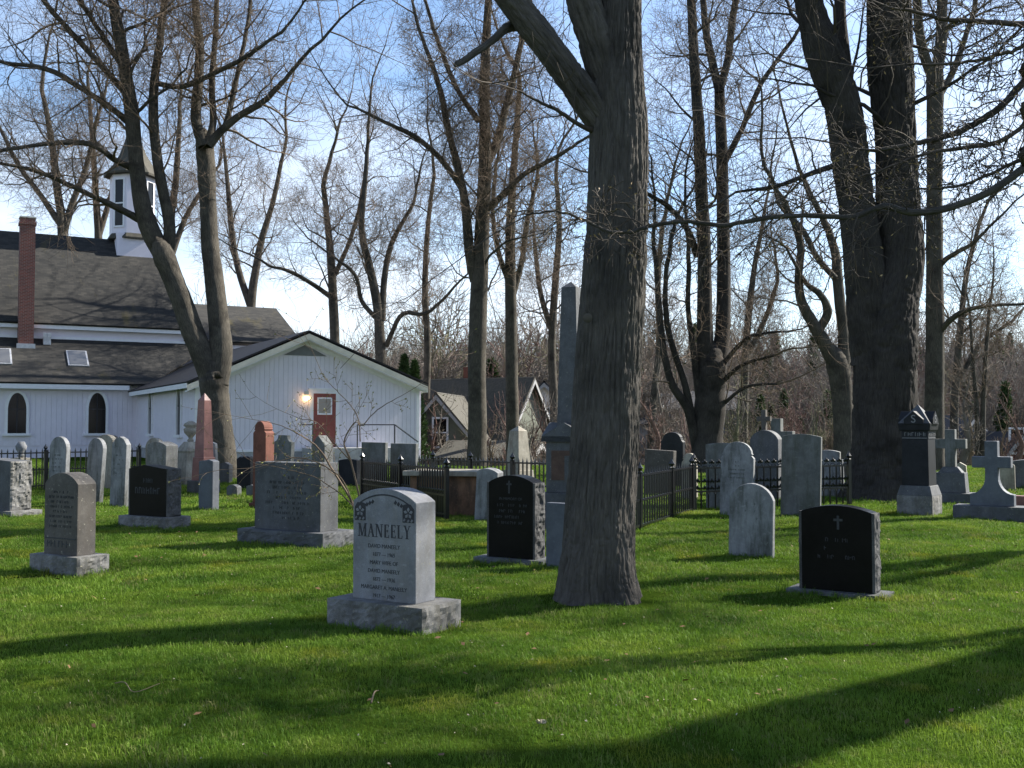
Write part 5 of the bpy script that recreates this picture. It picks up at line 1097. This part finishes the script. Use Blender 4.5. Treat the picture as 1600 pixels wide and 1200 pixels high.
# ------------------------------------------------------------------ far wood (reads as one mass) and valley scrub
def geo_scatter(name, pts, scl, col, kind_label, rotx=0.):
    """one object: points carrying a scale attribute, each instanced with a member of a collection"""
    me = bpy.data.meshes.new(name); me.vertices.add(len(pts)); me.vertices.foreach_set('co', np.asarray(pts, np.float32).ravel())
    at = me.attributes.new('scl', 'FLOAT', 'POINT'); at.data.foreach_set('value', np.asarray(scl, np.float32)); me.update()
    o = link(name, me); g = bpy.data.node_groups.new(name, 'GeometryNodeTree')
    g.interface.new_socket('Geometry', in_out='INPUT', socket_type='NodeSocketGeometry'); g.interface.new_socket('Geometry', in_out='OUTPUT', socket_type='NodeSocketGeometry')
    N = g.nodes.new; i_, o_ = N('NodeGroupInput'), N('NodeGroupOutput'); m2p = N('GeometryNodeMeshToPoints'); iop = N('GeometryNodeInstanceOnPoints'); ci = N('GeometryNodeCollectionInfo')
    ci.inputs['Collection'].default_value = col; ci.inputs['Separate Children'].default_value = True; ci.inputs['Reset Children'].default_value = True
    iop.inputs['Pick Instance'].default_value = True
    rv = N('FunctionNodeRandomValue'); rv.data_type = 'FLOAT_VECTOR'; rv.inputs[0].default_value = (-rotx, -rotx, 0); rv.inputs[1].default_value = (rotx, rotx, 6.283)
    na = N('GeometryNodeInputNamedAttribute'); na.data_type = 'FLOAT'; na.inputs[0].default_value = 'scl'
    k_ = g.links.new; k_(i_.outputs[0], m2p.inputs[0]); k_(m2p.outputs[0], iop.inputs['Points']); k_(ci.outputs[0], iop.inputs['Instance']); k_(rv.outputs[0], iop.inputs['Rotation']); k_(na.outputs[0], iop.inputs['Scale']); k_(iop.outputs[0], o_.inputs[0])
    md = o.modifiers.new('scatter', 'NODES'); md.node_group = g
    tag(o, kind_label[0], kind_label[1], kind='stuff'); return o
def src_col(name, meshes):
    c_ = bpy.data.collections.new(name)
    for me in meshes: c_.objects.link(bpy.data.objects.new(name, me))
    return c_
def wood_mesh(seed, mat, H_=10., rad=.03, dens=1., evergreen=False):
    if evergreen:
        g = np.random.default_rng(seed); n_ = 1500; t = g.random(n_) ** .8; a = g.random(n_) * 6.283; rr = 2.0 * (1 - t) ** .8 * np.sqrt(g.random(n_)); c_ = np.stack([rr * np.cos(a), rr * np.sin(a), .6 + t * (H_ - .6)], -1)
        u_ = g.normal(size=(n_, 3)); u_ /= np.linalg.norm(u_, axis=1, keepdims=True); v_ = np.cross(u_, g.normal(size=(n_, 3))); v_ /= np.linalg.norm(v_, axis=1, keepdims=True)
        me = npmesh('wood', np.stack([c_ - v_ * .14, c_ + v_ * .14, c_ + u_ * .6], 1).reshape(-1, 3), tris=np.arange(n_ * 3).reshape(-1, 3), smooth=False)
    else:
        t = Tree(seed, rad, dens); t.stem3([(0, 0, -.5, .2), (.1, 0, H_ * .25, .16), (.0, .2, H_ * .5, .11), (.2, .1, H_ * .72, .06)], spr=(13, 2, .12), ln=H_ * .36, tiplev=2, up=.2)
        v, q, u_ = tubes(t.thick + t.thin); me = npmesh('wood', v, q)
    me.materials.append(M[mat]); return me
wc = src_col('wood_source', [wood_mesh(50, 'wood_grey'), wood_mesh(51, 'wood_grey', 11), wood_mesh(52, 'wood_red', 9), wood_mesh(53, 'wood_grey', 10, .035), wood_mesh(54, 'wood_olive', 8), wood_mesh(55, 'wood_grey', 12), wood_mesh(56, 'wood_red', 10), wood_mesh(57, 'conifer', 11, evergreen=True)])
pts, scl = [], []
for _ in range(5200):
    d_ = 92 + 250 * random.random() ** 1.25; a_ = random.uniform(-.62, .62); x_ = d_ * math.tan(a_)
    if x_ < -8 and d_ < 120 and x_ > -45: continue
    pts.append((x_, d_, tz(x_, d_) - .2)); scl.append(random.uniform(.4, 1.2) * (1 + .25 * math.sin(x_ * .05 + d_ * .03)))
geo_scatter('far_wood', pts, scl, wc, ('grey and reddish bare wood covering the far hillside', 'wood'), .05)
sc_ = src_col('scrub_source', [wood_mesh(60, 'wood_grey', 4, .014, .8), wood_mesh(61, 'wood_olive', 3.4, .012, .8), wood_mesh(62, 'wood_red', 3.6, .012, .8), wood_mesh(63, 'twig_tan', 3, .010, .8)])
pts, scl = [], []
for _ in range(420):
    d_ = random.uniform(50, 95); x_ = d_ * random.uniform(-.13, .56)
    if -9 < x_ < -2 and d_ < 62: continue
    pts.append((x_, d_, tz(x_, d_) - .1)); scl.append(random.uniform(.5, 1.25))
geo_scatter('valley_scrub', pts, scl, sc_, ('bare brown scrub in the valley below the graveyard', 'scrub'), .08)

# ------------------------------------------------------------------ lawn: blades, fallen bits
def clump(seed, n_, rad, h, bw_):
    g = np.random.default_rng(seed); a = g.random(n_) * 6.283; r_ = rad * np.sqrt(g.random(n_)); b0 = np.stack([r_ * np.cos(a), r_ * np.sin(a), np.zeros(n_) - .005], -1)
    ln_ = h * (.45 + .75 * g.random((n_, 1))); la = g.random(n_) * 6.283; le = (.15 + .65 * g.random((n_, 1))); dr = np.stack([np.cos(la), np.sin(la), np.zeros(n_)], -1)
    sd = np.stack([-np.sin(la + g.normal(0, .8, n_)), np.cos(la), np.zeros(n_)], -1) * bw_ * (.6 + .7 * g.random((n_, 1))); upv = np.array([[0, 0, 1.]])
    m_ = b0 + upv * ln_ * .55 + dr * ln_ * le * .25; tip = b0 + upv * ln_ * (.95 - le * .35) + dr * ln_ * le * .95
    v = np.stack([b0 - sd, b0 + sd, m_ + sd * .8, m_ - sd * .8, tip], 1).reshape(-1, 3); k_ = np.arange(n_)[:, None] * 5
    me = npmesh('clump', v, quads=k_ + np.array([[0, 1, 2, 3]]), tris=k_ + np.array([[3, 2, 4]]), smooth=False); me.materials.append(M['grass_blade']); return me
def lawn_points(y0, y1, dens, seed):
    g = np.random.default_rng(seed); A = (y1 - y0) * 2 * .56 * y1; n_ = int(A * dens); y = y0 + (y1 - y0) * g.random(n_); x = (g.random(n_) * 2 - 1) * .56 * y1
    k_ = np.abs(x) < .55 * y + .6; ax_, ay_ = P(940, 665, 9.75).x, 9.75
    k_ &= np.hypot(x - ax_, y - ay_) > .5 + .22 * g.random(n_) + .1 * np.sin(5 * np.arctan2(y - ay_, x - ax_))
    x, y = x[k_], y[k_]
    return np.stack([x, y, terrain(x, y)], -1), g
print('TRIS', sum(sum(len(p.vertices) - 2 for p in m_.polygons) for m_ in {o.data for o in COL.objects if o.type == 'MESH'} if len(m_.polygons) < 3000) + sum(2 * len(m_.polygons) for m_ in {o.data for o in COL.objects if o.type == 'MESH'} if len(m_.polygons) >= 3000))
STONES = [o for o in COL.objects if o.get('category') in ('headstone', 'monument', 'obelisk', 'cross', 'tomb')]
for nm, y0, y1, dens, cl in (('near', 3.2, 9.5, 230, [clump(i, 46, .13, .043, .0018) for i in range(4)]), ('mid', 9.5, 20, 95, [clump(10 + i, 50, .2, .05, .0028) for i in range(4)]), ('far', 20, 46, 26, [clump(20 + i, 56, .36, .06, .0055) for i in range(4)])):
    p_, g = lawn_points(y0, y1, dens, y0 * 10 // 1)if False else lawn_points(y0, y1, dens, int(y0 * 10))
    s_ = (.55 + .55 * g.random(len(p_))) * (.75 + .5 * (np.sin(p_[:, 0] * 1.7 + p_[:, 1]) * np.sin(p_[:, 1] * 1.3 - p_[:, 0] * .6) * .5 + .5))
    o = geo_scatter('lawn_grass', p_, s_, src_col('clump_' + nm, cl), ('short spring lawn grass between the graves', 'grass'), .12)
tp_, ts_ = [], []
for o in STONES:
    lo, hi = [9, 9], [-9, -9]
    for c_ in ([o] if o.type == 'MESH' else [q for q in o.children if q.type == 'MESH' and abs(q.rotation_euler.z) < .01]):
        bb = [Vector(v) + (c_.location if c_ is not o else Vector()) for v in c_.bound_box]
        if min(v.z for v in bb) < .05:
            for v in bb: lo = [min(lo[0], v.x), min(lo[1], v.y)]; hi = [max(hi[0], v.x), max(hi[1], v.y)]
    if lo[0] > hi[0] or o.location.y > 34: continue
    per = 2 * (hi[0] - lo[0] + hi[1] - lo[1]); rz = Matrix.Rotation(o.rotation_euler.z, 3, 'Z')
    for i in range(int(per * 14)):
        q = random.random() * per; w_, t_ = hi[0] - lo[0], hi[1] - lo[1]; e = random.uniform(.0, .05)
        v = (lo[0] + q, lo[1] - e) if q < w_ else (hi[0] + e, lo[1] + q - w_) if q < w_ + t_ else (hi[0] - (q - w_ - t_), hi[1] + e) if q < 2 * w_ + t_ else (lo[0] - e, hi[1] - (q - 2 * w_ - t_))
        p = o.location + rz @ Vector((v[0], v[1], 0)); tp_.append((p.x, p.y, tz(p.x, p.y))); ts_.append(random.uniform(.6, 1.35))
geo_scatter('untrimmed_grass', tp_, ts_, src_col('tuft', [clump(40 + i, 22, .05, .085, .0022) for i in range(4)]), ('longer untrimmed grass around the feet of the gravestones', 'grass'), .15)
def bits(name, label, n_, size, mat, ymax, seed, curl=.3, zup=.03):
    g = np.random.default_rng(seed); y = 3.5 + (ymax - 3.5) * g.random(n_) ** .8; x = (g.random(n_) * 2 - 1) * .52 * y; c_ = np.stack([x, y, terrain(x, y) + zup * (.5 + g.random(n_))], -1)
    a = g.random(n_) * 6.283; u_ = np.stack([np.cos(a), np.sin(a), g.normal(0, curl, n_)], -1); v_ = np.stack([-np.sin(a), np.cos(a), g.normal(0, curl, n_)], -1); s_ = size * (.5 + g.random((n_, 1)))
    vv = np.stack([c_ - u_ * s_, c_ + v_ * s_ * .55 + [0, 0, .004], c_ + u_ * s_, c_ - v_ * s_ * .5], 1).reshape(-1, 3)
    o = link(name, npmesh(name, vv, quads=np.arange(n_ * 4).reshape(-1, 4), smooth=False), mat); tag(o, label, 'litter', kind='stuff')
bits('fallen_bud_scales', 'pale bud scales strewn over the lawn', 1100, .0075, 'litter', 26, 3)
bits('dry_leaves', 'brown dry leaves strewn over the lawn', 420, .024, 'dry_leaf', 24, 4)
def fallen(label, px, r_):
    q = [G(x, y) for x, y in px]; t = catmull([(v.x, v.y, .045 + tz(v.x, v.y) + (.03 if i % 2 else 0), r_) for i, v in enumerate(q)], 4)
    v, f, u_ = tubes([(t[:, :3], t[:, 3] * np.linspace(1, .5, len(t)), 5)]); c_ = np.array(q[0]); tag(link('fallen_twig', npmesh('fallen_twig', v - c_, f, uv=u_), 'twig_tan', loc=q[0]), label, 'twig')
fallen('short upright fallen twig in the sunny grass before the pale grey headstone', [(580, 1104), (585, 1096), (592, 1086)], .006)
fallen('long thin fallen twig lying in the shaded grass', [(180, 1080), (195, 1087), (210, 1094), (250, 1088)], .004)
fl = spot(845, 1140, 0); m_ = MB()
for i in range(5): a = i * .9; m_.add([(math.cos(a) * .005, math.sin(a) * .01, .03), (.03 * math.cos(a + .4) + .01 * i - .02, .02 * math.sin(a), .05), (.05 * math.cos(a) + .012 * i - .02, .03 * math.sin(a + .3), .045), (.03 * math.cos(a - .4), .02 * math.sin(a - .3), .035)], [(0, 1, 2, 3)])
tag(m_.obj('dry_leaf', 'litter', loc=fl), 'curled pale dry leaf lying in front of the big tree shadow', 'leaf')
